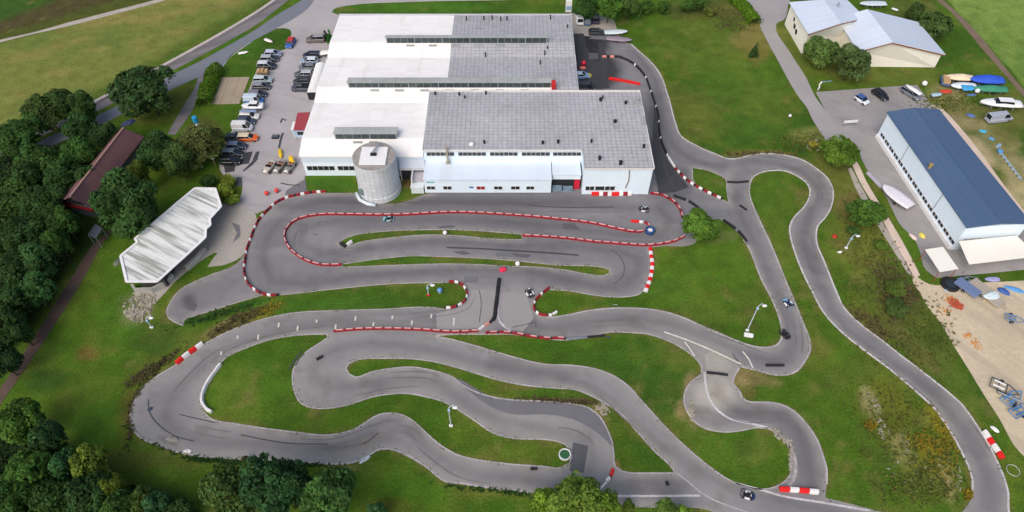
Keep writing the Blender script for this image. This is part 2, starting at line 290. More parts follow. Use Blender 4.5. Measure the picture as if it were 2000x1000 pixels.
# ------------------------------------------------------------------ ground cover colours (real cover, stays put whatever the light)
LAWN = S(68, 97, 30); OLIVE = S(92, 100, 44); DRY = S(116, 112, 66); FOREST = S(44, 60, 30); MEAD = S(100, 104, 60)
def cover(X, Y):
    w_ = Y * CP - (0 - CH) * SP; w_ = np.maximum(w_, 1.0)
    u = 1000 + F * X / w_; v = 500 - F * (Y * SP - CH * CP) / w_
    n = fbm(X, Y, 14, 3); n2 = fbm(X, Y, 5, 11); n3 = fbm(X, Y, 30, 21, 3)
    c = np.tile(np.array(LAWN[:3]), (len(X), 1))
    c = lerp(c, S(78, 108, 36), sstep(0.48, 0.75, n) * 0.8); c = lerp(c, S(48, 80, 30), sstep(0.5, 0.72, n3) * 0.7)
    c = lerp(c, S(84, 96, 44), sstep(0.6, 0.75, n2) * 0.6)
    # north-west hay field above the road
    dline = (v - (221 + (u - 152) * (-220 / 388.0)))             # <0 above the path wall
    fld = sstep(-6, -34, dline + 16 * (n2 - .5)) * sstep(700, 560, u)
    vf = sstep(-2, -8, dline) * sstep(700, 600, u)
    c = lerp(c, S(70, 94, 38), vf); fc = lerp(lerp(np.tile(np.array(S(108, 117, 64)[:3]), (len(X), 1)), S(138, 124, 84), sstep(.45, .72, fbm(X, Y * 2.2, 12, 5)) * .55), S(98, 112, 60), sstep(.5, .72, fbm(X, Y, 11, 8)))
    c = c * (1 - fld[:, None]) + fc * fld[:, None]
    dpath = v - (80 + (u) * (-80 / 310.0)); c = lerp(c, S(74, 82, 40), sstep(6, 1, dpath) * fld)
    dk = sstep(-12, -22, dpath + 14 * (n - .5)) * fld; c = lerp(c, S(74, 70, 48), dk); c = lerp(c, S(56, 86, 36), sstep(-30, -48, dpath + 30 * (n3 - .5) + u * 0.1) * fld)
    # north-east crop field
    dne = (u - 1843) - (v * 176 / 1.0 * (157 / 176.0) / 176.0 * 1.0) * 1.0
    ne = sstep(0, 5, (u - 1848) - v * 0.9); row = 0.5 + 0.5 * np.sin((X * 0.82 - Y * 0.57) * 0.9)
    c = c * (1 - ne[:, None]) + lerp(lerp(np.tile(np.array(S(110, 136, 72)[:3]), (len(X), 1)), S(96, 124, 62), sstep(.4, .7, n3)), S(122, 144, 84), row * 0.35) * ne[:, None]
    # forest floor in the west
    fw = sstep(0, -26, u - (205 - (v - 467) * 0.72) + 20 * (n2 - .5)) * sstep(250, 300, v); c = lerp(c, FOREST, fw * 0.9)
    fb = sstep(-10, 30, v - (800 + u * 0.42) + 30 * (n2 - .5)) * sstep(520, 400, u); c = lerp(c, S(52, 70, 32), fb * 0.7)
    def blob(cx, cy, rx, ry, col, st=0.8, rot=0.0, ns=0.9):
        a = R(rot); dx, dy = u - cx, v - cy
        x1 = dx * math.cos(a) + dy * math.sin(a); y1 = -dx * math.sin(a) + dy * math.cos(a)
        r = np.sqrt((x1 / rx) ** 2 + (y1 / ry) ** 2) + ns * (n2 - 0.5) + 0.5 * (n - .5)
        return lerp(c, col, sstep(1.1, 0.55, r) * st)
    NEp = [(1725,560,55,120,S(100,96,56),.6,-30),(1690,430,40,60,S(108,104,62),.5,-20),(1820,700,50,50,S(92,92,50),.6,-40),(1740,820,60,80,S(116,112,60),.5,-30),(1400,80,130,70,S(88,104,46),.7),(1440,200,120,90,S(76,104,40),.5),(1330,210,50,110,S(98,100,50),.5,-70),(1478,70,55,35,S(122,112,72),.8),(1400,20,130,20,S(88,84,52),.7),(1475,105,26,16,S(112,100,62),.8),(1590,265,46,22,S(116,120,74),.75),
      (1480,302,65,9,S(134,112,78),.8),(1560,95,28,90,S(88,98,48),.6,-28),(1660,130,70,45,S(92,92,50),.7),(1800,150,120,28,S(88,100,48),.7,4),(1790,30,60,40,S(92,94,54),.7),(1940,170,40,90,S(88,108,48),.5,-40),
      (1850,190,60,30,S(128,122,92),.9),(1880,240,75,45,S(134,124,98),.95),(1940,290,60,50,S(130,126,96),.9,30),(1965,230,45,60,S(104,104,62),.8),(1880,215,60,16,S(110,106,70),.8),(2010,400,60,110,S(168,156,130),.9),(1990,330,40,40,S(150,140,112),.8),(1905,290,22,60,S(176,160,138),.8,-40),(1900,225,26,10,S(92,100,54),.8),
      (1640,350,50,80,S(98,104,52),.8,-25),(1690,480,66,110,S(96,104,50),.9,-20),(1660,400,30,30,S(116,104,70),.6),(1740,540,50,70,S(74,82,44),.8,-30),(1760,590,48,44,S(74,70,46),.85,-35),(1700,610,30,80,S(92,104,46),.7,-35),(1800,650,60,60,S(70,86,40),.8,-40),(1860,760,40,90,S(78,98,42),.8,-40),(1700,640,60,22,S(100,94,58),.7,40),(1775,670,70,20,S(104,98,62),.6,40),
      (1540,480,24,100,S(88,104,44),.5,-20),(1515,380,50,40,S(78,108,38),.5),(1390,360,30,24,S(84,108,42),.6),(1400,460,60,16,S(104,112,72),.6),
      (1600,680,30,22,S(98,96,54),.6),(1640,740,40,30,S(82,94,46),.6),(1730,800,70,90,S(100,104,42),.8,-30),(1830,900,45,60,S(128,120,40),.75,-20),(1700,790,20,50,S(146,138,104),.9,-22),(1760,880,30,60,S(128,124,82),.8,-25),(1800,920,70,40,S(92,102,46),.8),(1800,960,70,30,S(82,100,42),.7),(1680,720,40,30,S(80,96,42),.7),(1850,830,40,70,S(124,122,36),.7,-40),(1850,940,16,50,S(142,132,98),.8,-12),
      (1440,738,62,20,S(150,134,106),.95),(1350,760,20,50,S(140,124,98),.9),(1330,800,14,30,S(146,128,102),.9),(1355,800,16,38,S(150,130,104),.9),(1470,735,55,14,S(120,108,76),.9,12),(1455,765,24,20,S(100,96,58),.8),(1430,785,30,10,S(96,100,52),.6),
      (1100,784,80,7,S(140,122,92),.9,4),(1168,805,10,34,S(138,122,90),.9,-30),(1050,860,60,8,S(80,100,40),.5),(1204,914,8,12,S(150,112,90),.9),(1020,760,50,5,S(112,96,70),.6),
      (470,626,60,16,S(112,106,66),.85,-24),(520,606,40,14,S(112,116,46),.8,-22),(420,650,50,14,S(112,104,68),.8,-28),(430,610,80,14,S(36,74,28),.8,-17),(350,690,60,40,S(92,102,48),.6,-40),(265,605,40,34,S(134,130,108),.95,-20),(170,690,24,16,S(98,76,48),.8),(250,800,20,60,S(88,82,44),.8,10),(280,720,50,20,S(80,86,42),.7,-40),(300,660,60,40,S(46,76,32),.7),(90,740,60,30,S(46,70,32),.7),(260,900,70,24,S(84,84,44),.6),(330,900,80,20,S(82,90,44),.7,10),(230,590,60,110,S(72,104,34),.6),(170,820,60,60,S(66,100,34),.6),(540,910,60,8,S(128,108,78),.9),(660,914,40,8,S(128,122,84),.7),(480,980,30,30,S(92,80,40),.8),(585,960,20,40,S(104,96,40),.8),(800,950,60,30,S(62,100,30),.5),(960,962,90,10,S(86,96,42),.7),(760,990,60,16,S(76,76,36),.7),
      (350,190,40,30,S(98,98,48),.7,-40),(300,225,60,20,S(84,90,40),.6),(400,270,40,46,S(84,78,50),.8),(450,90,60,30,S(64,104,34),.6),(540,92,26,8,S(58,92,34),.6),(790,15,200,12,S(70,112,40),.7),(800,350,20,26,S(86,68,50),1),(815,383,18,8,S(62,98,34),.9),(440,352,26,30,S(84,92,40),.7),(640,360,60,14,S(58,98,36),.6),
      (640,600,150,20,S(58,98,36),.5),(900,600,30,20,S(60,100,36),.5),(770,510,300,8,S(70,102,34),.5),(860,456,200,6,S(62,92,32),.5),(1180,530,20,7,S(112,118,52),.7),(500,740,60,60,S(62,98,30),.5),(1000,675,120,16,S(58,94,30),.4),(1250,700,80,40,S(62,96,34),.4),(960,885,40,16,S(88,100,44),.6),(1470,880,40,30,S(94,106,50),.6),(1400,890,60,40,S(84,112,40),.5),(1300,560,80,40,S(78,108,40),.5),(1330,700,40,18,S(100,106,52),.4)]
    for b in NEp: c = blob(*b)
    near = (np.abs(X) < 150) & (Y > 22) & (Y < 215); dd = np.full(len(X), 99.0); dd[near] = kd_dist(EDGE, X[near], Y[near])
    m1 = fbm(X, Y, 7, 77); m2 = fbm(X, Y, 2.2, 78, 2)
    c = lerp(c, S(104, 98, 62), sstep(1.1, .2, dd + 1.2 * (m2 - .35)) * .75 * sstep(.35, .6, m1))
    c = lerp(c, S(106, 112, 52), sstep(.54, .72, m1) * .28 * (1 - fld) * (1 - ne)); c = lerp(c, S(54, 82, 30), sstep(.44, .3, m1) * .35 * (1 - fld) * (1 - ne))
    c = lerp(c, S(112, 104, 66), sstep(.68, .8, fbm(X, Y, 3.5, 91)) * .5 * (1 - ne))
    return c * np.array([1.18, 1.17, 0.92])
def asph(X, Y):
    w_ = np.maximum(Y * CP + CH * SP, 1.0); u = 1000 + F * X / w_; v = 500 - F * (Y * SP - CH * CP) / w_
    n = fbm(X, Y, 10, 31); n2 = fbm(X, Y, 4, 41); n3 = fbm(X * 0.35, Y * 1.6, 5, 51)
    c = np.tile(np.array(S(126, 124, 127)[:3]), (len(X), 1))
    c = lerp(c, S(142, 140, 140), sstep(600, 660, v)); c = lerp(c, S(132, 130, 132), sstep(1420, 1520, u) * .9); c = lerp(c, S(112, 110, 113), sstep(.5, .72, n) * .6); c = lerp(c, S(146, 143, 141), sstep(.55, .75, n3) * .5)
    def blob(cx, cy, rx, ry, col, st=0.8, rot=0.0, ns=0.5):
        a = R(rot); dx, dy = u - cx, v - cy; x1 = dx * math.cos(a) + dy * math.sin(a); y1 = -dx * math.sin(a) + dy * math.cos(a)
        r = np.sqrt((x1 / rx) ** 2 + (y1 / ry) ** 2) + ns * (n2 - 0.5)
        return lerp(c, col, sstep(1.15, 0.5, r) * st)
    for b in [(1150,112,46,66,S(46,47,52),1.0),(1175,140,44,40,S(58,58,62),.95),(1290,320,22,70,S(58,59,63),1.,-12,.3),(1330,360,30,40,S(92,92,95),.7),(1280,240,14,60,S(84,84,88),.8,-8),(640,400,120,20,S(108,107,110),.5),(900,392,330,16,S(100,99,104),.75),(620,465,50,40,S(140,136,136),.7),(900,440,300,10,S(112,110,114),.5),(1190,465,90,14,S(122,120,124),.5),(400,580,70,30,S(118,116,118),.6,-25),(370,590,18,20,S(84,82,84),.8),
              (960,580,90,50,S(148,145,143),.8),(960,545,70,22,S(122,120,124),.6),(620,630,170,20,S(136,133,132),.6),(780,630,80,16,S(152,148,145),.6),(330,800,60,60,S(128,126,128),.6),(460,860,120,26,S(136,133,133),.5),(325,862,30,10,S(92,90,92),.6,25),(700,870,60,14,S(144,138,128),.7,-20),(760,840,30,14,S(156,153,150),.5),(620,740,40,50,S(152,149,146),.6),(850,740,160,30,S(146,143,141),.5),(1050,830,120,24,S(156,152,148),.7,8),(1160,890,40,40,S(156,152,148),.6),(1000,940,120,20,S(130,128,130),.4),
              (1270,950,100,26,S(108,105,107),.8),(1350,985,100,10,S(126,124,126),.5),(1550,870,40,90,S(112,110,112),.7,-18),(1480,810,90,20,S(112,110,112),.7),(1395,768,44,44,S(180,172,160),.9),(1390,815,50,18,S(128,122,120),.7,12),(1400,700,60,30,S(154,149,144),.8,25),(1490,700,60,22,S(126,124,127),.6),(1230,625,150,16,S(140,137,134),.5),(1500,320,60,14,S(140,138,138),.5),(1400,310,40,16,S(138,135,133),.6),(1430,350,20,40,S(150,147,144),.6),(1600,380,18,50,S(136,134,136),.5),(1640,600,20,60,S(140,138,140),.5),(1930,930,30,80,S(136,134,136),.5),(1850,810,50,50,S(142,138,134),.5)]: c = blob(*b)
    dr = kd_dist(RLINE, X, Y); de = kd_dist(EDGE, X, Y); nb = fbm(X, Y, 6, 61); ns = fbm(X, Y, 1.6, 62, 2)
    c = c * (1 - (.30 * np.exp(-((dr + .8 * (nb - .5)) / 1.15) ** 2) * (.45 + .9 * nb) + .12 * np.exp(-((dr - 1.9) / .5) ** 2) * sstep(.45, .65, nb)))[:, None]
    c = lerp(c, S(158, 152, 142), sstep(1.5, .15, de + 1.0 * (ns - .3)) * .5); c = lerp(c, S(104, 98, 92), sstep(.62, .78, fbm(X, Y, 3, 66)) * .35)
    return c * np.array([1.03, 1.045, 1.05])
# one ground sheet, fine near the place and coarse out to the horizon
def axis(lo, hi, step, far):
    a = list(np.arange(lo, hi + .01, step)); s = step
    while a[-1] < far: s *= 1.35; a.append(a[-1] + s)
    s = step
    while a[0] > -far: s *= 1.35; a.insert(0, a[0] - s)
    return np.array(a)
gx, gy = axis(-150, 150, 0.8, 3500), axis(22, 215, 0.8, 3500)
GX, GY = np.meshgrid(gx, gy); nx, ny = len(gx), len(gy)
me = bpy.data.meshes.new('ground')
co = np.zeros((nx * ny, 3), np.float32); co[:, 0] = GX.ravel(); co[:, 1] = GY.ravel()
ii, jj = np.meshgrid(np.arange(nx - 1), np.arange(ny - 1)); a = (jj * nx + ii).ravel()
quads = np.stack([a, a + 1, a + nx + 1, a + nx], 1).astype(np.int32)
me.vertices.add(nx * ny); me.vertices.foreach_set('co', co.ravel()); me.loops.add(quads.size); me.loops.foreach_set('vertex_index', quads.ravel())
me.polygons.add(len(quads)); me.polygons.foreach_set('loop_start', np.arange(0, quads.size, 4, dtype=np.int32)); me.polygons.foreach_set('loop_total', np.full(len(quads), 4, np.int32)); me.update()
set_color(me, cover(GX.ravel().astype(float), GY.ravel().astype(float)))
M_grass = mat('grass_cover', None, 0.95, (0.35, 0.25), (2.6, 0.34), attr='surface', bump=0.7, spec=0.1)
me.materials.append(M_grass); go = bpy.data.objects.new('ground', me); COL.objects.link(go); tag(go, kind='structure')
# ------------------------------------------------------------------ flat paved sheets
def sheet(name, loop, m, z, holes=(), spacing=None, color=None, label=None):
    loops = [loop] + list(holes); vs = []; es = []
    for lp in loops:
        n0 = len(vs); vs += [Vector((p[0], p[1])) for p in lp]; es += [(n0 + i, n0 + (i + 1) % len(lp)) for i in range(len(lp))]
    if spacing:
        xs = [p[0] for p in loop]; ys = [p[1] for p in loop]
        A, B = np.meshgrid(np.arange(min(xs), max(xs), spacing), np.arange(min(ys), max(ys), spacing)); A = A.ravel() + .01; B = B.ravel() + .013
        ok = inside(A, B, loop)
        for h in holes: ok &= ~inside(A, B, h)
        vs += [Vector((x, y)) for x, y in zip(A[ok], B[ok])]
    v2, _, f2, *_ = geometry.delaunay_2d_cdt(vs, es, [], 0, 1e-4)
    X = np.array([v.x for v in v2]); Y = np.array([v.y for v in v2]); ft = np.array([list(f) for f in f2])
    cx = X[ft].mean(1); cy = Y[ft].mean(1); ok = inside(cx, cy, loop)
    for h in holes: ok &= ~inside(cx, cy, h)
    me = bpy.data.meshes.new(name); me.from_pydata([(x, y, z) for x, y in zip(X, Y)], [], [tuple(f) for f in ft[ok]]); me.update()
    bm = bmesh.new(); bm.from_mesh(me)
    for f in bm.faces:
        if f.normal.z < 0: f.normal_flip()
    bm.to_mesh(me); bm.free()
    if color: set_color(me, color(X, Y))
    me.materials.append(m); o = bpy.data.objects.new(name, me); COL.objects.link(o)
    return tag(o, label, kind='structure')
M_track = mat('track_asphalt', None, 0.85, (0.5, 0.07), (5, 0.08), attr='surface', spec=0.25)
M_park = mat('parking_asphalt', S(172, 167, 168), 0.88, (0.12, 0.12), (3, 0.1), streak=(0.3, 0.1, 0.5, .55, .8, S(140, 137, 138), .5), spec=0.2)
M_road = mat('road_asphalt', S(120, 124, 134), 0.85, (0.2, 0.08), (4, 0.08), spec=0.2)
M_cyc = mat('path_asphalt', S(128, 124, 126), 0.88, (0.2, 0.1), (4, 0.1), streak=(R(-31), 0.02, 0.6, .4, .7, S(96, 92, 94), .6))
M_grav = mat('gravel', S(176, 168, 158), 0.95, (0.4, 0.15), (6, 0.2))
M_apron = mat('apron_concrete', S(168, 162, 154), 0.92, (0.15, 0.16), (2.5, 0.12))
M_dirt = mat('dirt_track', S(92, 76, 68), 0.95, (0.3, 0.2), (4, 0.2))
M_sand = mat('sand', S(202, 187, 160), 0.95, (0.1, 0.13), (1.5, 0.12), streak=(0.9, 0.05, 0.35, .48, .7, S(168, 156, 140), .8))
M_sandp = mat('pale_sand_path', S(214, 194, 178), 0.95, (0.2, 0.1), (3, 0.1))
M_lot = mat('lot_asphalt', S(156, 152, 151), 0.88, (0.08, 0.18), (2, 0.1), streak=(0.7, 0.1, 0.3, .5, .75, S(116, 113, 112), .6))
M_access = mat('access_road_asphalt', S(162, 158, 158), 0.88, (0.15, 0.08), (4, 0.08))
M_far = mat('field_track_dirt', S(122, 106, 90), 0.95, (0.3, 0.2), (3, 0.2))
sheet('kart_track', TRACKC, M_track, 0.045, [LOOPS[id(h)] for h in HOLES], 0.75, asph)
sheet('parking_lot', PX(PARK), M_park, 0.03); sheet('apron', PX(APRON), M_apron, 0.037)
sheet('road', PX(ROADNW), M_road, 0.036); sheet('cycle_path', PX(CYCLE), M_cyc, 0.03); sheet('field_path', PX(FIELDP), M_grav, 0.03)
sheet('garden_path', PX(GARAGEP), M_cyc, 0.03); sheet('access_road', PX(ACCESS), M_access, 0.036); sheet('boat_yard_lot', PX(LOT), M_lot, 0.03)
sheet('sand_yard', PX(SAND), M_sand, 0.03); sheet('sand_path', PX(SIDEP), M_sandp, 0.037); sheet('dirt_road', PX(DIRTW), M_dirt, 0.03)
sheet('field_track', PX(FARP), M_far, 0.03); sheet('wheel_rut', PX(RUTA), M_sandp, 0.04); sheet('wheel_rut', PX(RUTB), M_grav, 0.04); sheet('east_yard', PX(EASTYARD), M_apron, 0.05)
M_slab = mat('slab_concrete', S(164, 150, 130), 0.92, (0.3, 0.12), (3, 0.12))
sl0 = MB()
q = [P(u, v) for u, v in SLABP]
for i in range(3):
    a0, a1 = i / 3 + .004, (i + 1) / 3 - .004
    sl0.prism([q[0].lerp(q[1], a0), q[0].lerp(q[1], a1), q[3].lerp(q[2], a1), q[3].lerp(q[2], a0)], 0, .12)
tag(sl0.build('concrete_slab', M_slab), kind='structure')
# kerbs along the track edges
M_kerb = mat('kerb_concrete', S(172, 166, 167), 0.9, (0.25, 0.3), (2, 0.25))
M_kerbw = mat('painted_kerb', S(196, 192, 194), 0.85, (0.25, 0.22), (2, 0.2))
def ribbon(mb, pts, wd, h, closed=False, z0=0.0):
    n = len(pts); L = []
    for i, p in enumerate(pts):
        a = pts[i - 1] if (closed or i > 0) else p; b = pts[(i + 1) % n] if (closed or i < n - 1) else p
        t = (b - a); t = t.normalized() if t.length > 1e-6 else Vector((1, 0)); nn = Vector((-t.y, t.x)) * wd / 2
        L.append((p + nn, p - nn))
    rings = [[(l.x, l.y, z0), (l.x, l.y, h), (r.x, r.y, h), (r.x, r.y, z0)] for l, r in L]
    if closed: rings.append(rings[0])
    mb.loft(rings, cap=not closed)
def kerb(px, wd=0.3, h=0.07, closed=True, m=None):
    mb = MB(); ribbon(mb, PX(px, closed), wd * .78, h, closed); tag(mb.build('kerb', m or M_kerb), kind='structure')
for hpx, wd in ((L1, .26), (L2, .26), (L3, .26), (I1, .16), (I2, .16), (N1, .18)): kerb(hpx, wd)
kerb(R1[:7] , .18, closed=False); kerb(R1[17:], .34, closed=False); kerb(R2[:31], .36, closed=False, m=M_kerbw); kerb(R2[37:] + R2[:1], .36, closed=False)
def sub(poly, a, b):
    i = poly.index(a); j = poly.index(b); return poly[i:j + 1]
kerb(sub(TRACK, (402, 670), (1035, 962)), .34, closed=False); kerb(sub(TRACK, (1974, 1025), (1232, 86)), .36, closed=False, m=M_kerbw); kerb(sub(TRACK, (425, 532), (358, 636)), .2, closed=False)
kerb(sub(TRACK, (370, 620), (875, 552)), .16, closed=False); kerb(sub(TRACK, (852, 601), (402, 670)), .2, closed=False)
kerb([(975,600),(972,615),(976,628),(984,637),(995,645),(1005,650)], .5, closed=False, m=M_kerbw)
kerb([(1376,727),(1378,750),(1385,778),(1402,802),(1427,818),(1465,827),(1500,836)], .5, closed=False, m=M_kerbw)
kerb([(1322,924),(1344,941),(1367,960),(1395,977),(1455,999),(1500,1015)], .3, closed=False); kerb([(1195,969),(1280,969),(1367,968)], .4, closed=False, m=M_kerbw)
kerb([(1437,944),(1490,958),(1528,969),(1602,981),(1700,998)], .4, closed=False, m=M_kerbw); kerb([(1540,870),(1551,890),(1552,930),(1541,950)], .6, closed=False)
# low wall beside the cycle path
wl = MB(); ribbon(wl, PX([(580,-26),(540,1),(500,28),(425,73),(335,123),(225,181),(152,221)], False), .9, .55)
tag(wl.build('roadside_wall', mat('wall_concrete', S(186, 176, 172), .9, (.3, .12), (3, .1))), 'long pale concrete wall along the edge of the cycle path by the hay field', 'wall')
# patches and painted lines
npatch = 0
M_pale0 = mat('pale_start_slab', S(152, 149, 148), .88, (.4, .06), (4, .06))
M_dark = mat('dark_asphalt_patch', S(94, 94, 98), 0.88, (0.5, 0.12), (4, 0.12)); M_dark2 = mat('fresh_asphalt_patch', S(66, 67, 72), 0.85, (0.5, 0.15), (4, 0.12)); M_lite = mat('pale_asphalt_patch', S(164, 159, 150), 0.9, (0.4, 0.1), (3, 0.1))
M_skid = mat('rubber_mark', S(72, 72, 76), 0.9, (0.8, 0.2), (4, 0.2)); M_mid = mat('asphalt_patch', S(113, 112, 117), 0.88, (0.4, 0.08), (4, 0.1))
for px, m in [([(907,540),(934,540),(934,553),(907,552)], M_mid), ([(1119,864),(1149,871),(1140,924),(1112,920)], M_dark), ([(1097,437),(1120,436),(1136,451),(1100,446)], M_dark), ([(1072,429),(1095,430),(1090,439),(1075,436)], M_mid),
    ([(886,493),(905,490),(921,496),(905,498)], M_dark), ([(968,493),(1000,494),(1037,497),(1030,504),(1000,503),(968,500)], M_mid), ([(1000,495),(1038,498),(1030,504),(1005,500)], M_dark), ([(656,498),(684,496),(684,502),(658,501)], M_mid),
    ([(585,435),(603,437),(600,456),(585,463),(584,460),(596,455),(596,444),(584,440)], M_mid), ([(607,457),(621,457),(618,461)], M_mid), ([(853,443),(885,440),(890,444),(860,446)], M_dark), ([(1033,441),(1062,446),(1033,444)], M_mid), ([(1033,450),(1055,452),(1048,455),(1034,453)], M_mid),
    ([(885,738),(900,742),(930,760),(965,779),(1000,783),(1070,786),(1122,791),(1150,799),(1170,815),(1184,839),(1195,866),(1195,872),(1178,855),(1150,835),(1115,818),(1070,810),(1000,809),(962,796),(925,772),(900,750)], M_mid),
    ([(480,298),(494,296),(486,320),(466,322)], M_dark2), ([(500,297),(507,296),(503,312),(494,322),(478,334),(472,336),(492,316)], M_skid), ([(437,322),(462,312),(458,335),(440,338)], M_dark2), ([(462,346),(472,346),(474,364),(461,364)], M_dark),
    ([(1376,692),(1400,685),(1430,715),(1420,730),(1380,726)], M_lite), ([(360,578),(374,590),(386,596),(380,608),(370,606),(366,590)], M_dark), ([(1121,66),(1140,66),(1145,92),(1123,92)], M_dark2), ([(1125,93),(1147,93),(1160,118),(1178,122),(1180,150),(1192,172),(1134,176)], M_dark2), ([(1168,84),(1178,84),(1186,120),(1182,158),(1176,158)], M_dark2), ([(1170,64),(1210,70),(1208,80),(1150,76)], M_mid), ([(1150,104),(1168,104),(1168,116),(1150,116)], M_dark),
    ([(918,567),(970,567),(966,622),(938,642),(853,645),(852,613),(890,604),(912,584)], M_pale0), ([(974,570),(1030,573),(1036,600),(1042,622),(1020,650),(988,640),(974,610)], M_pale0), ([(452,435),(468,440),(470,462),(455,474),(463,455)], M_mid), ([(1277,205),(1284,216),(1287,249),(1293,280),(1305,308),(1318,330),(1345,366),(1318,376),(1286,378),(1276,300)], M_dark2), ([(556,382),(600,374),(596,350),(560,372)], M_mid)]:
    lp = PX(px, corner=20); sheet('asphalt_patch', lp, m, 0.05 + .0012 * npatch); npatch += 1
ns_ = [0]
def strip(name, px, wd, m, z=0.1):
    ns_[0] += 1; z = z + .0006 * ns_[0]
    mb = MB(); pts = PX(px, False); n = len(pts)
    rings = []
    for i, p in enumerate(pts):
        t = (pts[min(i + 1, n - 1)] - pts[max(i - 1, 0)]).normalized(); nn = Vector((-t.y, t.x)) * wd / 2; rings.append([(p.x + nn.x, p.y + nn.y, z), (p.x - nn.x, p.y - nn.y, z)])
    mb.loft(rings, cap=False, closed=False); tag(mb.build(name, m), kind='structure')
for px, wd in [([(872,484),(930,486),(1000,490),(1080,495),(1130,499)], .35), ([(1195,489),(1212,503),(1219,520),(1216,540),(1200,555)], .12), ([(290,780),(292,805),(305,825),(325,842),(350,855),(380,862)], .14), ([(590,686),(575,705),(565,722)], .25), ([(1430,690),(1440,705),(1445,716)], .14), ([(710,868),(725,858),(740,845)], .14), ([(1216,300),(1300,300)], .1), ([(1000,640),(1046,630),(1047,640)], .12), ([(936,568),(940,590),(936,630)], .12), ([(595,690),(585,700),(577,715)], .2), ([(1292,290),(1300,330),(1318,372)], .5), ([(548,358),(568,362),(586,362)], .25), ([(1192,660),(1180,657)], .3), ([(548,240),(552,232),(558,236)], .4), ([(553,260),(548,275),(545,290)], .4), ([(820,397),(700,392)], .1), ([(1030,400),(1060,404),(1200,405)], .2), ([(470,850),(560,866),(640,868)], .15), ([(350,810),(420,826)], .12)]:
    strip('rubber_mark', px, wd, M_skid)
M_rub = mat('rubber_trace', S(116, 113, 114), .88, (.5, .15), (3, .15)); rgk = random.Random(12); rmb = MB(); nk = 0
for li, l in enumerate(RACE):
    pts = PX(l, False); n = len(pts)
    for _ in range(int(n / 13)):
        a = rgk.randrange(0, n - 12); ln = rgk.randrange(5, 12); off = rgk.uniform(-2.2, 2.2); dr_ = rgk.uniform(-.05, .05); wd = rgk.uniform(.1, .24)
        for pair in ((0, 1.1) if rgk.random() < .5 else (0,)):
            rings = []; nk += 1
            for k in range(ln):
                p = pts[a + k]; t = (pts[a + k + 1] - pts[a + k]).normalized(); nn = Vector((-t.y, t.x)); o = off + pair + dr_ * k * k * .2; tw = wd * math.sin(math.pi * (k + .3) / ln) * .5 + .01
                rings.append([(p.x + nn.x * (o + tw), p.y + nn.y * (o + tw), .0952 + .00002 * nk), (p.x + nn.x * (o - tw), p.y + nn.y * (o - tw), .0952 + .00002 * nk)])
            q = pts[a + ln // 2]
            if all(inside(np.array([r[0][0], r[1][0]]), np.array([r[0][1], r[1][1]]), TRACKC).all() and not any(inside(np.array([r[0][0]]), np.array([r[0][1]]), LOOPS[id(h)])[0] for h in HOLES) for r in (rings[0], rings[len(rings) // 2], rings[-1])): rmb.loft(rings, cap=False, closed=False)
tag(rmb.build('rubber_traces', M_rub), kind='structure')
M_line = mat('white_road_paint', S(214, 210, 198), 0.8, (1, .15), (5, .15))
for px, wd in [([(1297,649),(1340,664),(1395,687),(1447,712)], .3), ([(1337,668),(1350,686),(1357,696)], .25), ([(1450,687),(1462,702),(1470,719)], .25), ([(1197,596),(1206,596)], .1)]: strip('painted_line', px, wd, M_line)
for u, v0, v1 in [(464,656,662),(504,654,664),(544,631,640),(581,637,647),(618,625,631),(655,634,646),(694,618,627),(729,630,638),(766,617,624),(804,627,636),(842,614,622),(886,621,636),(432,687,694)]:
    strip('painted_line', [(u + 1, v0), (u, v1)], .28, M_line)
# ================================================================== BUILDINGS
M_wroof = mat('white_metal_roof', S(246, 244, 241, .92), 0.75, (0.08, 0.04), (2, 0.03), grid=(3.0, 1.1, 0.03, 0.93, False), streak=(0, 0.5, .06, .6, .85, S(206, 202, 196), .5), spec=0.2)
M_groof = mat('grey_tile_roof', S(180, 181, 186), 0.9, (0.09, 0.13), (1.0, 0.14), grid=(0.95, 0.95, 0.16, 0.74, False), streak=(0.2, .25, .3, .66, .85, S(120, 120, 122), .6), spec=0.1)
M_wwall = mat('white_render_wall', S(226, 242, 254), 0.8, (0.2, 0.05), (2, 0.04), spec=0.2)
M_wpan = mat('white_panel_roof', S(224, 236, 248), 0.6, (0.15, 0.04), (2, 0.03), grid=(2.4, 30, 0.02, .93, False), spec=0.3)
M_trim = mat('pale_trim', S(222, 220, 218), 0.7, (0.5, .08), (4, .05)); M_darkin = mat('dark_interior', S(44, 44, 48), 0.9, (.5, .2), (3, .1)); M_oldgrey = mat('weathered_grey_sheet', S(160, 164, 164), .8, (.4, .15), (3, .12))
M_sky = mat('old_skylight_glass', S(62, 74, 76), 0.3, (0.5, 0.35), (1.6, 0.35), spec=0.3); M_rust = mat('rusty_metal', S(150, 112, 84), .9, (1, .2), (5, .2)); M_redp = mat('red_board', S(196, 46, 48), .7, (1, .1), (4, .1))
def build_window(par, off, x0, x1, y, z0, z1, panes=3, name='window', m=None):
    """window in a wall that faces the camera (-y): glass with a frame of mullions"""
    g = MB().box(x0, x1, y - .04, y + .02, z0, z1).build(name, m or M_glass, par, off)
    f = MB(); t = .07
    f.box(x0 - t, x1 + t, y - .08, y - .005, z1, z1 + t); f.box(x0 - t, x1 + t, y - .1, y - .005, z0 - t, z0)
    for i in range(panes + 1):
        x = x0 + (x1 - x0) * i / panes; f.box(x - t / 2, x + t / 2, y - .075, y - .005, z0, z1)
    f.build('frame', M_trim, g, off)
    return g
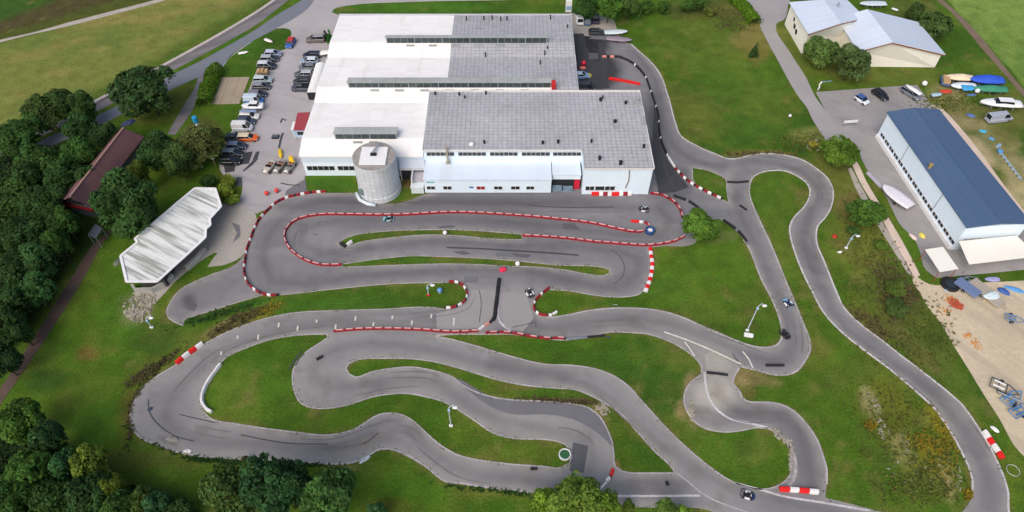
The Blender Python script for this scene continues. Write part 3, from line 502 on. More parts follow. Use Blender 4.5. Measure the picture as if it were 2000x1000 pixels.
# ---- sawtooth hall (white and grey roof)
ZE = 5.5
Yf = P(585, 306, ZE).y; Y1 = P(700, 202, ZE).y; Y2 = P(700, 113, ZE).y; Y3 = P(700, 30, ZE).y
XL = (P(585, 306, ZE).x + P(662, 31, ZE).x) / 2; XR = (P(1114, 28, ZE).x + P(1130, 176, ZE).x) / 2
XB = P(838, 182, 7.3).x; XG = P(882, 80, 6).x; XG2 = P(1080, 172, 6).x
off = Vector(((XL + XR) / 2, (Yf + Y3) / 2, 0))
A = empty('factory_hall', off, 0, 'large low hall with white and grey roof bays and long skylight strips', 'hall')
ZR = 6.6
bays = []
for (yv0, yv1, vb, vt, vbk, ul, ur) in ((Yf, Y1, 271, 261, 247, 655, 775), (Y1, Y2, 170.5, 161, 150.5, 681, 1076), (Y2, Y3, 83.5, 73, 67.5, 755, 1068)):
    yg = P(800, vb, ZR).y; zt = hgt(0, yg, vt); yb = P(800, vbk, zt).y; bays.append((yv0, yv1, yg, yb, zt, P(ul, vb, ZR).x, P(ur, vb, ZR).x))
wr, gr = MB(), MB()
for k, (a, b, yg, yb, zt, xl, xr) in enumerate(bays):
    xe = XR if k else XB
    def q(m, x0, x1, y0, z0, y1, z1, dz=0): m.slab([(x0, y0, z0 + dz), (x1, y0, z0 + dz), (x1, y1, z1 + dz), (x0, y1, z1 + dz)], .22)
    sp = {0: [(XL, xe, 0)], 1: [(XL, XG2, 0), (XG2, XR, 1)], 2: [(XL, XG, 0), (XG, XR, 1)]}[k]
    for x0, x1, g in sp: q(gr if g else wr, x0, x1, a + .07, ZE, yg + .2, ZR)
    sp = [(XL, xe, 0)] if k == 0 else [(XL, XG, 0), (XG, XR, 1)]
    for x0, x1, g in sp: q(gr if g else wr, x0, x1, yg + .2, ZR, b - .07, ZE)
wr.build('roof', M_wroof, A, off); gr.build('grey_roof', M_groof, A, off)
w_ = MB(); w_.box(XL + .25, XR - .25, Yf + .3, Y3 - .3, -.1, ZE - .24)
w_.build('wall', M_wwall, A, off)
ed = MB(); ed.box(XL - .16, XL - .01, Yf - .1, Y3 + .1, ZE - .5, ZE + .1); ed.box(XR + .01, XR + .16, Y1 - 8, Y3 + .1, ZE - .5, ZE + .12); ed.box(XL - .1, XR + .1, Y3 + .02, Y3 + .3, ZE - .4, ZE + .28)
for yv in (Y1, Y2): ed.box(XL, XR, yv - .05, yv + .05, ZE - .3, ZE - .08)
ed.build('gutter', mat('gutter_metal', S(198, 200, 206), .6, (.5, .1), (3, .05)), A, off)
for k, (a, b, yg, yb, zt, xl, xr) in enumerate(bays):
    s = MB(); s.slab([(xl - .25, yg - .08, zt), (xr + .25, yg - .08, zt), (xr + .2, yb, zt - .12), (xl - .2, yb, zt - .12)], .1)
    s.box(xl - .05, xl + .12, yg + .05, yb - .1, ZR - .4, zt - .3); s.box(xr - .12, xr + .05, yg + .05, yb - .1, ZR - .4, zt - .3); s.box(xl + .12, xr - .12, yb - .3, yb - .12, ZR - .6, zt - .3)
    sk = s.build('skylight', mat('skylight_cap', S(172, 176, 174), .8, (.3, .16), (2.5, .14), grid=(.9, 9, .06, .85, False)), A, off)
    MB().box(xl + .12, xr - .12, yg - .02, yg + .04, ZR - .1, zt - .18).build('glazing', M_sky, sk, off)
    f = MB(); n = max(3, int((xr - xl) / 1.6))
    for i in range(n + 1):
        x = xl + .15 + (xr - xl - .3) * i / n; t = .08 if i % 4 == 0 else .03
        f.box(x - t, x + t, yg - .09, yg - .025, ZR - .1, zt - .2)
    f.box(xl, xr, yg - .12, yg - .03, ZR - .3, ZR - .1); f.build('frame', M_oldgrey, sk, off)
    if k == 1:
        MB().box(xr + .1, xr + 1.0, yg - .9, yg + .9, ZR - .6, zt).build('red_cover', M_redp, A, off)
    # roof hatches in front of the glazing
    hb = MB()
    for j in range({0: 2, 1: 7, 2: 6}[k]):
        x = xl + 3 + (xr - xl - 6) * (j + .5) / {0: 2, 1: 7, 2: 6}[k]; zz = ZE + (ZR - ZE) * .93
        hb = MB(); hb.box(x - .9, x + .9, yg - 1.1, yg - .75, zz - .2, zz + .07); hb.build('roof_vent', M_oldgrey, A, off)
vt = MB()
for u, v in [(911,38),(945,37),(961,36),(978,39),(990,38),(1075,35),(1108,54),(1069,96),(1064,105),(1055,124),(948,108)]:
    p = P(u, v, 6); vt = MB(); vt.disc((p.x, p.y, 6.1), .14, 1.0, 8); vt.disc((p.x, p.y, 6.68), .22, .12, 8); vt.build('vent_pipe', M_black, A, off)
# front wall of the white bay
fw = MB(); XS = P(700, 345, 0).x
yw = Yf + .3
fw.box(XL + .2, P(826, 323, 4).x, yw - .12, yw - .02, 3.9, ZE - .28)
fw.build('fascia_band', mat('fascia_sheet', S(212, 226, 238), .6, (.3, .06), (2, .04)), A, off)
for a, b, n in ((599, 653, 5), (659, 692, 3)):
    build_window(A, off, P(a, 333, 2).x, P(b, 333, 2).x, yw - .04, 1.6, 2.75, n)
# ---- kart hall (grey flat roof with white front)
ZK = 7.3
YB = P(1000, 179, ZK).y; YC = P(1000, 290, ZK).y; YF = P(1200, 328, ZK).y
KL, KS, KR = P(826, 290, ZK).x, P(1139, 300, ZK).x, (P(1275, 328, ZK).x + P(1250, 176, ZK).x) / 2
YW = P(900, 378, 0).y
offk = Vector(((KL + KR) / 2, (YB + YW) / 2, 0))
K = empty('kart_hall', offk, 0, 'white fronted kart hall with a wide grey tiled flat roof', 'hall')
ym = (YB * .55 + YC * .45)
r = MB()
r.slab([(KL, YC - .3, ZK - .05), (KS, YC - .3, ZK - .05), (KS, ym, ZK + .2), (KL, ym, ZK + .2)], .3); r.slab([(KL, ym, ZK + .2), (KR, ym, ZK + .2), (KR, YB, ZK - .05), (KL, YB, ZK - .05)], .3)
r.slab([(KS, YF, ZK - .2), (KR, YF, ZK - .2), (KR, ym, ZK + .2), (KS, ym, ZK + .2)], .3); r.build('roof', M_groof, K, offk)
e = MB(); e.box(KL - .15, KL - .01, YC - .3, YB, ZK - .5, ZK + .12); e.box(KL - .15, KR + .15, YB + .01, YB + .22, ZK - .7, ZK + .28); e.box(KR + .01, KR + .16, YF, YB, ZK - .4, ZK + .16); e.box(KS, KR, YF - .12, YF - .01, ZK - .45, ZK - .05); e.box(KL, KS - .2, YC - .42, YC - .31, ZK - .4, ZK - .02)
e.build('roof_edge', M_trim, K, offk)
w_ = MB(); w_.box(KL + .05, KS - .03, YC + .0, YB - .1, -.1, ZK - .36); w_.box(KS, KR - .05, YF + .1, YB - .12, -.1, ZK - .52); w_.build('wall', M_wwall, K, offk)
# clerestory windows
for a, b in ((833, 887), (895, 949), (957, 1011), (1019, 1074), (1080, 1135)):
    y = YC - .0; z0 = hgt(0, y, 303.5); z1 = hgt(0, y, 297); build_window(K, offk, P(a, 300, 6).x, P(b, 300, 6).x, y - .03, z0, z1, 6)
ZL1 = hgt(0, YC, 314); ZL0 = hgt(0, YW, 349)
xa, xb, xc = P(829, 365, 2).x, P(1077, 365, 2).x, P(1135, 365, 2).x
l = MB(); l.slab([(xa - .1, YW - .25, ZL0), (xb, YW - .25, ZL0), (xb, YC - .05, ZL1), (xa - .1, YC - .05, ZL1)], .2); l.slab([(xb + .15, YW + 1.0, ZL0 + .1), (xc - .05, YW + 1.0, ZL0 + .1), (xc - .05, YC - .05, ZL1 - .1), (xb + .15, YC - .05, ZL1 - .1)], .2)
l.build('lean_to_roof', M_wpan, K, offk)
l = MB(); l.box(xa, xb - .05, YW, YC - .1, .25, ZL0 - .24); l.box(xb + .2, xc - .1, YW + 1.1, YW + 1.25, 2.9, ZL0 - .2); l.build('front_wall', M_wwall, K, offk)
l = MB(); l.box(xa + .1, xb - .15, YW + .08, YC - .2, -.05, .249); l.build('plinth', mat('dark_plinth', S(92, 90, 92), .9, (1, .3), (4, .2)), K, offk)
for a, b, n, mm in ((834, 850, 2, None), (866, 882, 2, None), (965, 981, 2, None), (998, 1015, 2, None), (1028, 1043, 2, None), (931, 947, 2, mat('red_tinted_window', S(150, 40, 44), .3, (1, .3), (4, .2)))):
    z0, z1 = hgt(0, YW, 369.5), hgt(0, YW, 363.5); build_window(K, offk, P(a, 366, 1.5).x, P(b, 366, 1.5).x, YW - .02, z0, z1, n, m=mm)
MB().box(P(917, 366, 1.2).x, P(925, 366, 1.2).x, YW - .07, YW - .01, hgt(0, YW, 367), hgt(0, YW, 364.5)).build('blue_sign', mat('blue_sign_plate', S(48, 104, 160), .5, (1, .05), (4, 0)), K, offk)
MB().box(P(833, 355, 3).x, P(849, 355, 3).x, YW - .06, YW - .01, hgt(0, YW, 357), hgt(0, YW, 354.6)).build('teal_sign', mat('teal_sign_plate', S(126, 186, 186), .5, (1, .2), (4, .2)), K, offk)
# recessed entrance with a red door
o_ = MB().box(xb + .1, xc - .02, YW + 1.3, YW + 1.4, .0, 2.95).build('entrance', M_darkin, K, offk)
x1 = P(1121, 365, 1).x; x2 = P(1132, 365, 1).x
MB().box(x1, x2, YW + 1.2, YW + 1.295, .1, 2.9).build('red_door', mat('red_door', S(204, 38, 66), .5, (1, .08), (4, .05)), K, offk)
en = MB(); en.box(xb + .3, P(1097, 365, 1).x, YW + .5, YW + .9, 0, 1.5); en.box(P(1099, 365, 1).x, x1 - .3, YW + .4, YW + .9, 0, 1.3); en.build('counter', mat('blue_grey_board', S(120, 142, 160), .7, (1, .3), (3, .2)), K, offk)
# right block windows and drain pipe
yr = YF + .1
z0, z1 = hgt(0, yr, 371), hgt(0, yr, 363.5)
build_window(K, offk, P(1143, 366, 1.5).x, P(1160, 366, 1.5).x, yr - .02, z0, z1, 2); build_window(K, offk, P(1162, 366, 1.5).x, P(1180, 366, 1.5).x, yr - .02, z0, z1, 1); build_window(K, offk, P(1181, 366, 1.5).x, P(1200, 366, 1.5).x, yr - .02, z0, z1, 2)
MB().tube([(P(1229, 328, 6.8).x, yr - .1, 6.7), (P(1227, 345, 4).x, yr - .1, 4), (P(1221, 364, 1.8).x, yr - .1, 1.8)], .1, 8).build('drain_pipe', mat('brown_pipe', S(128, 110, 100), .7, (1, .15), (4, .1)), K, offk)
# chimney, roof outlets
cx = P(876, 310, 4).x; c = MB(); c.tube([(cx, YC - .7, ZL1 - .3), (cx, YC - .7, ZK + .9)], .2, 10); c.disc((cx, YC - .7, ZK + 1.0), .3, .14, 10); c.box(cx - .45, cx + .45, YC - 1.1, YC - .45, ZL1 - .3, ZL1 + .35)
c.build('flue_pipe', mat('flue_metal', S(178, 170, 150), .5, (1, .15), (4, .1), metal=.4), K, offk)
vt = MB()
for u, v, s in [(850,185,.25),(897,186,.25),(908,192,.2),(949,184,.25),(946,280,.25),(1173,197,.4),(1222,203,.35),(1201,240,.4),(1171,311,.35),(1060,281,.3),(1090,279,.3),(1257,288,.3),(1212,320,.4),(1177,192,.2),(1155,278,.25)]:
    p = P(u, v, ZK); zz = ZK + .0; s *= .8; vt = MB(); vt.disc((p.x, p.y, zz + .25), s, .7, 8); vt.disc((p.x, p.y, zz + .65), s * 1.2, .1, 8); vt.build('roof_vent', M_black, K, offk)
wv = MB(); p = P(921, 284, ZK); wv.ball((p.x, p.y, ZK + .3), .55, .45, .45); p = P(1253, 185, ZK); wv.build('roof_dome', M_white, K, offk, smooth=True)
ub = MB(); p = P(1246, 205, ZK); ub.box(p.x - .7, p.x + .7, p.y - .6, p.y + .6, ZK - .1, ZK + .7); ub.disc((p.x, p.y + 1.3, ZK + .4), .5, .9, 10); p = P(1257, 238, ZK); ub.box(p.x - .4, p.x + .4, p.y - 1.4, p.y + 1.4, ZK - .1, ZK + .4); ub.build('rooftop_unit', M_oldgrey, K, offk, bevel=.05)
# ---- annex between silo and kart hall
offa = P(806, 350, 0)
AN = empty('link_annex', offa, 0, 'small open annex with brown yard squeezed between the silo and the kart hall', 'annex')
xl, xr = P(779, 330, 4).x, xa - .15
ya = P(800, 352, 0).y
a = MB(); a.slab([(xl, ya - .3, 3.6), (xr, ya - .3, 3.6), (xr, yw - .2, 4.5), (xl, yw - .2, 4.5)], .2); a.build('roof', mat('grey_sheet_roof', S(196, 206, 216), .7, (.3, .08), (2, .05)), AN, offa)
a = MB(); a.box(xl, xl + .15, ya - .2, yw - .3, 0, 3.35); xm = P(806, 350, 2).x; a.box(xm - .12, xm + .12, ya - 3, ya, 0, 3.3); a.box(xl, xr, ya - .25, ya - .05, 3.0, 3.38); a.build('post', M_trim, AN, offa)
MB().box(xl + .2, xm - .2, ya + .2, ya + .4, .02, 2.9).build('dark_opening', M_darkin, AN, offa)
a = MB(); a.box(xm + .15, xr - .1, YW + 1.5, ya, .05, 2.4); a.build('lobby', mat('grey_pink_board', S(186, 182, 188), .8, (.6, .12), (3, .15)), AN, offa)
a = MB(); a.box(xm - .3, xr - .05, YW - .1, YW + 1.4, 1.5, 1.75); a.box(xm - .2, xm + .1, YW, YW + 1.3, 0, 1.49); a.box(xm + .1, xr - .1, YW + .02, YW + .3, 0, 1.49); a.build('canopy', mat('white_canopy', S(214, 224, 228), .6, (.5, .08), (3, .05)), AN, offa)
# ---- silo
cs = P(742, 388 - 14, 0); rt = 4.25; cs = Vector((cs.x, P(742, 398, 0).y + 4.25, 0)); zt = hgt(0, cs.y, 305)
SI = empty('silo', (cs.x, cs.y, 0), 0, 'tall round concrete silo with a pale square plate on its flat top', 'silo')
nseg = 28; mb = MB(); rings = []
for z, rr in ((0, 4.35), (1.2, 4.3), (1.25, 4.2), (zt * .5, 4.15), (zt - .7, 4.05), (zt - .68, 4.2), (zt, 4.2)):
    rings.append([(rr * math.cos(2 * math.pi * k / nseg), rr * math.sin(2 * math.pi * k / nseg), z) for k in range(nseg)])
mb.loft(rings); so_ = mb.build('shell', mat('silo_concrete', S(204, 209, 214), .9, (.5, .1), (2.2, .12), grid=(1.05, 1.0, .09, .8, True), streak=(0, .7, .7, .6, .8, S(150, 148, 140), .5)), SI)
uv = so_.data.uv_layers.new(name='UVMap')
for pl in so_.data.polygons:
    aa = [math.atan2(so_.data.vertices[so_.data.loops[i].vertex_index].co.y, so_.data.vertices[so_.data.loops[i].vertex_index].co.x) for i in pl.loop_indices]
    m0 = max(aa)
    for i, a_ in zip(pl.loop_indices, aa):
        if m0 - a_ > 3: a_ += 2 * math.pi
        uv.data[i].uv = (a_ * 4.2, so_.data.vertices[so_.data.loops[i].vertex_index].co.z)
mb = MB(); mb.disc((0, 0, zt + .05), 4.1, .08, 28); mb.build('top_slab', mat('silo_top', S(158, 154, 148), .95, (.8, .22), (3, .18), grid=(1.2, .6, .08, .85, False)), SI)
mb = MB(); mb.box(-2.5, 2.6, -2.7, 2.3, zt + .12, zt + .4); mb.build('roof_plate', M_white, SI, bevel=.05)
mb = MB(); mb.box(-.55, .6, -.4, .25, zt + .4, zt + .75); mb.build('hatch', M_black, SI)
mb = MB(); mb.tube([(-.2, .1, zt + .75), (.1, .9, zt + .95), (.9, 2.2, zt + .9), (1.0, 3.2, zt + .7)], .13, 8); mb.tube([(.25, .1, zt + .75), (.5, 1.2, zt + .95), (.7, 2.2, zt + .9)], .1, 8); mb.build('pipe', M_steel, SI)
mb = MB(); mb.box(-3.5, -2.7, -3.4, -2.9, 1.6, 3.0); mb.build('side_hatch', mat('grey_hatch', S(120, 136, 140), .6, (1, .1), (3, .1)), SI)
mb = MB(); mb.tube([(-4.6, -1.6, .35), (-3.6, -3.5, .35), (-2.0, -4.6, .35), (-.3, -5.0, .35)], .35, 8); mb.build('base_pipe', mat('white_pipe', S(216, 226, 234), .6, (.8, .1), (3, .1)), SI, smooth=True)
# ---- red awning, kiosk and tent on the west side of the hall
def simple_canopy(name, px, z, m, label, cat, posts=True, t=.12, drop=0.0, mp=None):
    pts = [P(u, v, zz) for (u, v), zz in zip(px, z if isinstance(z, list) else [z] * len(px))]
    c = sum(pts, Vector()) / len(pts); c.z = 0
    e = empty(name, c, 0, label, cat)
    MB().slab(pts, t).build('canopy_roof', m, e, c)
    if posts:
        for i, p in enumerate(pts):
            qq = p.lerp(Vector((c.x, c.y, p.z)), .06); MB().tube([(qq.x, qq.y, 0), (qq.x, qq.y, p.z - t)], .07, 6).build('post', mp or M_steel, e, c)
    return e, c, pts
simple_canopy('awning', [(581,220),(605,219),(597,254),(573,254)], [3.0, 3.4, 3.4, 3.0], mat('red_awning_cloth', S(156, 66, 74), .8, (.5, .08), (4, .06)), 'faded red awning fixed along the west side of the white roofed hall', 'awning')
ko = P(588, 263, 0); ke = empty('ticket_kiosk', ko, 0, 'small pale blue and white kiosk with a dark window below the red awning', 'kiosk')
mb = MB(); mb.loft([[(-1.2, -1.0, 0), (1.3, -1.0, 0), (1.3, 1.3, 0), (-1.2, 1.3, 0)], [(-1.4, -1.1, 2.1), (1.4, -1.1, 2.1), (1.4, 1.4, 2.3), (-1.4, 1.4, 2.3)]]); mb.build('body', mat('pale_blue_board', S(188, 212, 232), .5, (.5, .05), (3, .05), obj=True), ke)
MB().box(-.3, 1.1, -1.17, -1.0, .9, 1.7).build('window', M_glass, ke); MB().box(-1.5, 1.5, -1.25, 1.5, 2.31, 2.45).build('roof', M_white, ke, bevel=.04)
pts = [P(u, v, 3.2) for u, v in ((614,119),(634,118),(617,175),(598,170))]; c = sum(pts, Vector()) / 4; c.z = 0
te = empty('marquee', c, 0, 'white barrel shaped storage tent against the west side of the white roofed hall', 'tent')
ax0 = (pts[0] + pts[1]) / 2; ax1 = (pts[2] + pts[3]) / 2; cr = (pts[1] - pts[0]) / 2 * 1.05
rings = []
for e_ in (ax0, ax1):
    rings.append([(e_.x + cr.x * math.cos(t), e_.y + cr.y * math.cos(t), max(0, 1.4 * math.sin(t) ** .7 + 1.4) if 0 < t < math.pi else 0) for t in [math.pi * k / 12 for k in range(13)]])
MB().loft(rings).build('tent_cover', mat('white_tent_cloth', S(240, 240, 238), .7, (.3, .04), (2, .03)), te, c, smooth=False)
d_ = (ax1 - ax0).normalized(); e_ = ax1 + d_ * .05; n_ = Vector((-d_.y, d_.x, 0))
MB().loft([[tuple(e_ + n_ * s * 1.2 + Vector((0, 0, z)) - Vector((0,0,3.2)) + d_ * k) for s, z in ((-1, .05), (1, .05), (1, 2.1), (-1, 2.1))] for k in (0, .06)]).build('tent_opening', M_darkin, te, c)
# ---- blue-grey roofed hall in the east
ZH = 6.5
c0, c1, c2, c3 = P(1732, 218, ZH), P(1834, 213, ZH), P(2016, 437, ZH), P(1889, 445, ZH)
offh = (c0 + c1 + c2 + c3) / 4; offh.z = 0
H = empty('boat_hall', offh, 0, 'long white hall with a dark blue grey metal roof beside the sandy yard', 'hall')
m0, m1 = (c0 + c1) / 2 + Vector((0, 0, .7)), (c3 + c2) / 2 + Vector((0, 0, .7))
ang = math.atan2((c3 - c0).y, (c3 - c0).x)
M_broof = mat('blue_grey_metal_roof', S(80, 102, 132), .6, (.08, .08), (2, .05), streak=(-ang, .02, 2.2, .4, .65, S(72, 98, 134), .8), spec=.3)
rb = MB(); rb.slab([c0, m0, m1, c3], .2); rb.slab([m0, c1, c2, m1], .2); rb.build('roof', M_broof, H, offh)
rd = MB(); rd.tube([m0 + Vector((0, 0, .03)), m1 + Vector((0, 0, .03))], .12, 6); rd.build('ridge_cap', M_broof, H, offh)
ax = (c3 - c0).normalized(); sd = Vector((ax.y, -ax.x, 0)); sd = sd if sd.x < 0 else -sd
ins = [c0 + ax * .3 - sd * .3, c1 + ax * .3 + sd * .3, c2 - ax * .3 + sd * .3, c3 - ax * .3 - sd * .3]
M_hw = mat('white_panel_wall', S(226, 242, 254, .95), .6, (.2, .04), (2, .03), spec=.3)
MB().prism([(p.x, p.y) for p in ins], 0, ZH - .22).build('wall', M_hw, H, offh)
wl = MB(); L_ = (c3 - c0).length; base = c0 - sd * .28 + ax * .3
def onw(s, outw, z): p = base + ax * s + sd * outw; return (p.x, p.y, z)
def wbox(mb, s0, s1, o0, o1, z0, z1): mb.loft([[onw(s0, o0, z), onw(s1, o0, z), onw(s1, o1, z), onw(s0, o1, z)] for z in (z0, z1)])
for s in np.linspace(1.0, L_ - 2.4, 15):
    g = MB(); wbox(g, s, s + 1.6, .02, .07, 1.2, 1.95); g = g.build('window', M_glass, H, offh)
    f = MB(); wbox(f, s + .75, s + .85, .071, .1, 1.2, 1.95); wbox(f, s - .06, s + 1.66, .03, .1, 1.95, 2.03); f.build('frame', M_trim, g, offh)
g = MB(); wbox(g, .2, L_ - .8, .03, .45, 0, .85); g.build('low_ledge', M_white, H, offh)
for s in (L_ * .3, L_ * .72):
    g = MB(); wbox(g, s - .05, s + .05, .02, .07, 2.1, ZH - .25); g.build('wall_joint', mat('joint_grey', S(130, 134, 140), .7, (1, .05), (3, .05)), H, offh)
g = MB(); p = P(1815, 328, ZH); g.disc((p.x, p.y, ZH + .4), .3, .9, 10); g.disc((p.x, p.y, ZH + .9), .42, .15, 10); g.build('flue', mat('brass_flue', S(168, 146, 96), .5, (1, .1), (3, .1)), H, offh)
g = MB(); e0 = c3 - ax * .3 - sd * .3; e1 = c2 - ax * .3 + sd * .3; dd = (e1 - e0).normalized(); n_ = ax
def onf(s, o, z): p = e0 + dd * s + n_ * o; return (p.x, p.y, z)
g.loft([[onf(1.2, .02, z), onf(4.5, .02, z), onf(4.5, .1, z), onf(1.2, .1, z)] for z in (0, 3)]); g.build('gate', mat('grey_gate', S(168, 170, 172), .6, (.5, .1), (3, .1)), H, offh)
M_cream = mat('cream_canopy_sheet', S(240, 236, 226), .6, (.2, .04), (2, .03))
simple_canopy('open_canopy', [(1873,471),(1985,460),(2030,500),(1893,516)], [3.6, 3.6, 3.1, 3.1], M_cream, 'wide cream lean-to canopy at the near end of the blue roofed hall', 'canopy')
simple_canopy('open_canopy', [(1807,487),(1842,482),(1872,525),(1836,531)], [3.0, 3.2, 3.2, 3.0], M_cream, 'smaller cream canopy roof off the near corner of the blue roofed hall', 'canopy', mp=mat('red_post', S(150, 70, 50), .7, (1, .1), (4, .1), obj=True))
# ---- cream houses in the north-east
M_lroof = mat('pale_blue_metal_roof', S(210, 222, 238), .5, (.15, .04), (2, .03), grid=(60, .55, .03, .95, False), spec=.4); M_cwall = mat('cream_render', S(246, 242, 230), .85, (.3, .05), (2, .04)); M_wood = mat('brown_timber', S(140, 92, 62), .8, (1, .15), (4, .1))
def gable(name, label, R1_, R2_, E1, E2, W1_, W2_, over=.5):
    c = (R1_ + R2_ + E1 + E2 + W1_ + W2_) / 6; c.z = 0
    h = empty(name, c, 0, label, 'house')
    rf = MB(); rf.slab([W1_, R1_, R2_, W2_], .18); rf.slab([R1_, E1, E2, R2_], .18); rf.build('roof', M_lroof, h, c)
    ax = (R2_ - R1_).normalized(); ax.z = 0
    def sh(p, q): v = (q - p); v.z = 0; return p + v.normalized() * over
    w1, w2, e1, e2 = sh(W1_, E1) + ax * over, sh(W2_, E2) - ax * over, sh(E1, W1_) + ax * over, sh(E2, W2_) - ax * over
    r1, r2 = R1_ + ax * over, R2_ - ax * over; k = .35
    mb = MB(); vs = [(p.x, p.y, 0) for p in (w1, e1, e2, w2)] + [(p.x, p.y, p.z - k) for p in (w1, e1, e2, w2)] + [(r1.x, r1.y, r1.z - k), (r2.x, r2.y, r2.z - k)]
    mb.add(vs, [(3, 2, 1, 0), (0, 4, 7, 3), (1, 2, 6, 5), (0, 1, 5, 8, 4), (3, 7, 9, 6, 2)]); mb.build('wall', M_cwall, h, c)
    bd = MB()
    for p, q in ((W2_, R2_), (R2_, E2), (W1_, R1_), (R1_, E1)):
        dz = Vector((0, 0, .2)); bd.loft([[tuple(p - dz + ax * s), tuple(q - dz + ax * s), tuple(q - dz * 2.6 + ax * s), tuple(p - dz * 2.6 + ax * s)] for s in ((-.12, -.02) if p in (W2_,) or (p is R2_) else (.02, .12))])
    bd.build('bargeboard', M_wood, h, c)
    return h, c, (w1, w2, e1, e2, r1, r2)
h2, c2_, q2 = gable('cream_house', 'cream house with a wide gable and pale metal roof nearest the boat yard', P(1694, 18, 8), P(1744, 82, 8), P(1794, 43, 4), P(1847, 106, 4), P(1634, 34, 4.6), P(1676, 100, 4.6))
fr0, fr1 = q2[1], q2[3]; dv = (fr1 - fr0); dv.z = 0; nrm = Vector((dv.y, -dv.x, 0)).normalized(); nrm = nrm if nrm.y < 0 else -nrm
t0, t1 = .74, .92
pw = [fr0.lerp(fr1, t) for t in (t0, t1)]
mb = MB(); mb.loft([[(p.x + nrm.x * k, p.y + nrm.y * k, z) for p, k in ((pw[0], -.03), (pw[1], -.03), (pw[1], .05), (pw[0], .05))] for z in (2.2, 2.9)]); g = mb.build('window', M_glass, h2, c2_)
mb = MB(); pm = pw[0].lerp(pw[1], .5); mb.loft([[(p.x + nrm.x * k, p.y + nrm.y * k, z) for p, k in ((pm - dv * .004, .051), (pm + dv * .004, .051), (pm + dv * .004, .1), (pm - dv * .004, .1))] for z in (2.2, 2.9)]); mb.build('frame', M_trim, g, c2_)
h1, c1_, q1 = gable('cream_house', 'cream house with a round and an eight shaped window facing the access road', P(1609, -1, 7.6), P(1655, 45, 7.6) + Vector((-1.5, 0, 0)), P(1652, -3, 6.2), P(1690, 34, 6.2), P(1541, 4, 6.0), P(1579, 66, 6.0))
# windows on the road side
wa, wb = q1[0], q1[1]; wa = Vector((wa.x, wa.y, 0)); wb = Vector((wb.x, wb.y, 0)); dvv = (wb - wa).normalized(); nn = Vector((-dvv.y, dvv.x, 0)); nn = nn if nn.x < 0 else -nn
def roundwin(t, z, r_):
    p = wa.lerp(wb, t) + nn * .03; mb = MB(); rings = []
    for k in (-.02, .06): rings.append([(p.x + dvv.x * r_ * math.cos(a) + nn.x * k, p.y + dvv.y * r_ * math.cos(a) + nn.y * k, z + r_ * math.sin(a)) for a in [2 * math.pi * i / 16 for i in range(16)]])
    g = mb.loft(rings).build('window', M_glass, h1, c1_)
    mb = MB(); rings = []
    for k in (-.02, .09):
        rings.append([(p.x + dvv.x * r_ * 1.12 * math.cos(a) + nn.x * k, p.y + dvv.y * r_ * 1.12 * math.cos(a) + nn.y * k, z + r_ * 1.12 * math.sin(a)) for a in [2 * math.pi * i / 16 for i in range(16)]])
    for k in (.09, -.02):
        rings.append([(p.x + dvv.x * r_ * math.cos(a) + nn.x * k, p.y + dvv.y * r_ * math.cos(a) + nn.y * k, z + r_ * math.sin(a)) for a in [2 * math.pi * i / 16 for i in range(16)]])
    mb.loft(rings, cap=False).build('frame', M_trim, g, c1_)
roundwin(.32, 4.0, .55); roundwin(.42, 2.9, .7); roundwin(.55, 2.4, .7)
mb = MB(); p = P(1637, 10, 7.6); mb.tube([(p.x, p.y, 6.4), (p.x, p.y, 8.2)], .25, 10); mb.build('flue', M_steel, h1, c1_)
# ---- dark red roofed house in the western trees
ra, rb_ = P(241, 250, 7.2), P(137, 384, 7.2)
ea, eb = P(281, 267, 4.2), P(176, 404, 4.2)
wa_, wb_ = P(234, 252, 4.0), P(116, 392, 4.0)
c = (ra + rb_ + ea + eb) / 4; c.z = 0
HR = empty('red_roofed_house', c, 0, 'long house with a dark red roof half hidden among the western trees', 'house')
M_rr = mat('dark_red_roof', S(118, 84, 86), .85, (.2, .12), (2.5, .12), streak=(.8, .15, .15, .5, .7, S(84, 66, 72), .8))
rf = MB(); rf.slab([ra, ea, eb, rb_], .2); rf.slab([wa_, ra, rb_, wb_], .2); rf.build('roof', M_rr, HR, c)
MB().tube([ra + Vector((0, 0, .05)), rb_ + Vector((0, 0, .05))], .16, 6).build('ridge_cap', mat('pale_ridge', S(176, 138, 124), .8, (1, .1), (4, .1)), HR, c)
axr = (rb_ - ra).normalized(); axr.z = 0
def shr(p, q, k=.6): v = q - p; v.z = 0; return p + v.normalized() * k
W = [shr(wa_, ea) + axr * .5, shr(ea, wa_) + axr * .5, shr(eb, wb_) - axr * .8, shr(wb_, eb) - axr * .8]; rr1, rr2 = ra + axr * .5, rb_ - axr * .8
mb = MB(); vs = [(p.x, p.y, 0) for p in W] + [(p.x, p.y, p.z - .35) for p in W] + [(rr1.x, rr1.y, rr1.z - .4), (rr2.x, rr2.y, rr2.z - .4)]
mb.add(vs, [(3, 2, 1, 0), (1, 5, 6, 2), (0, 3, 7, 4), (0, 4, 8, 5, 1), (2, 6, 9, 7, 3)]); mb.build('wall', mat('grey_green_gable', S(104, 112, 112), .8, (.5, .15), (3, .1)), HR, c)
g0, g1 = W[3], W[2]; nn = axr
mb = MB()
for s0, s1, z0, z1 in ((0.0, 1.0, 2.4, 2.7), (-.12, .1, 2.4, 2.9)):
    a_, b_ = g0.lerp(g1, s0), g0.lerp(g1, s1); mb.loft([[(a_.x + nn.x * k, a_.y + nn.y * k, z0), (b_.x + nn.x * k, b_.y + nn.y * k, z0), (b_.x + nn.x * k, b_.y + nn.y * k, z1), (a_.x + nn.x * k, a_.y + nn.y * k, z1)] for k in (.03, .6)])
mb.build('red_balcony', mat('red_balcony_board', S(150, 34, 46), .6, (1, .1), (4, .1)), HR, c)
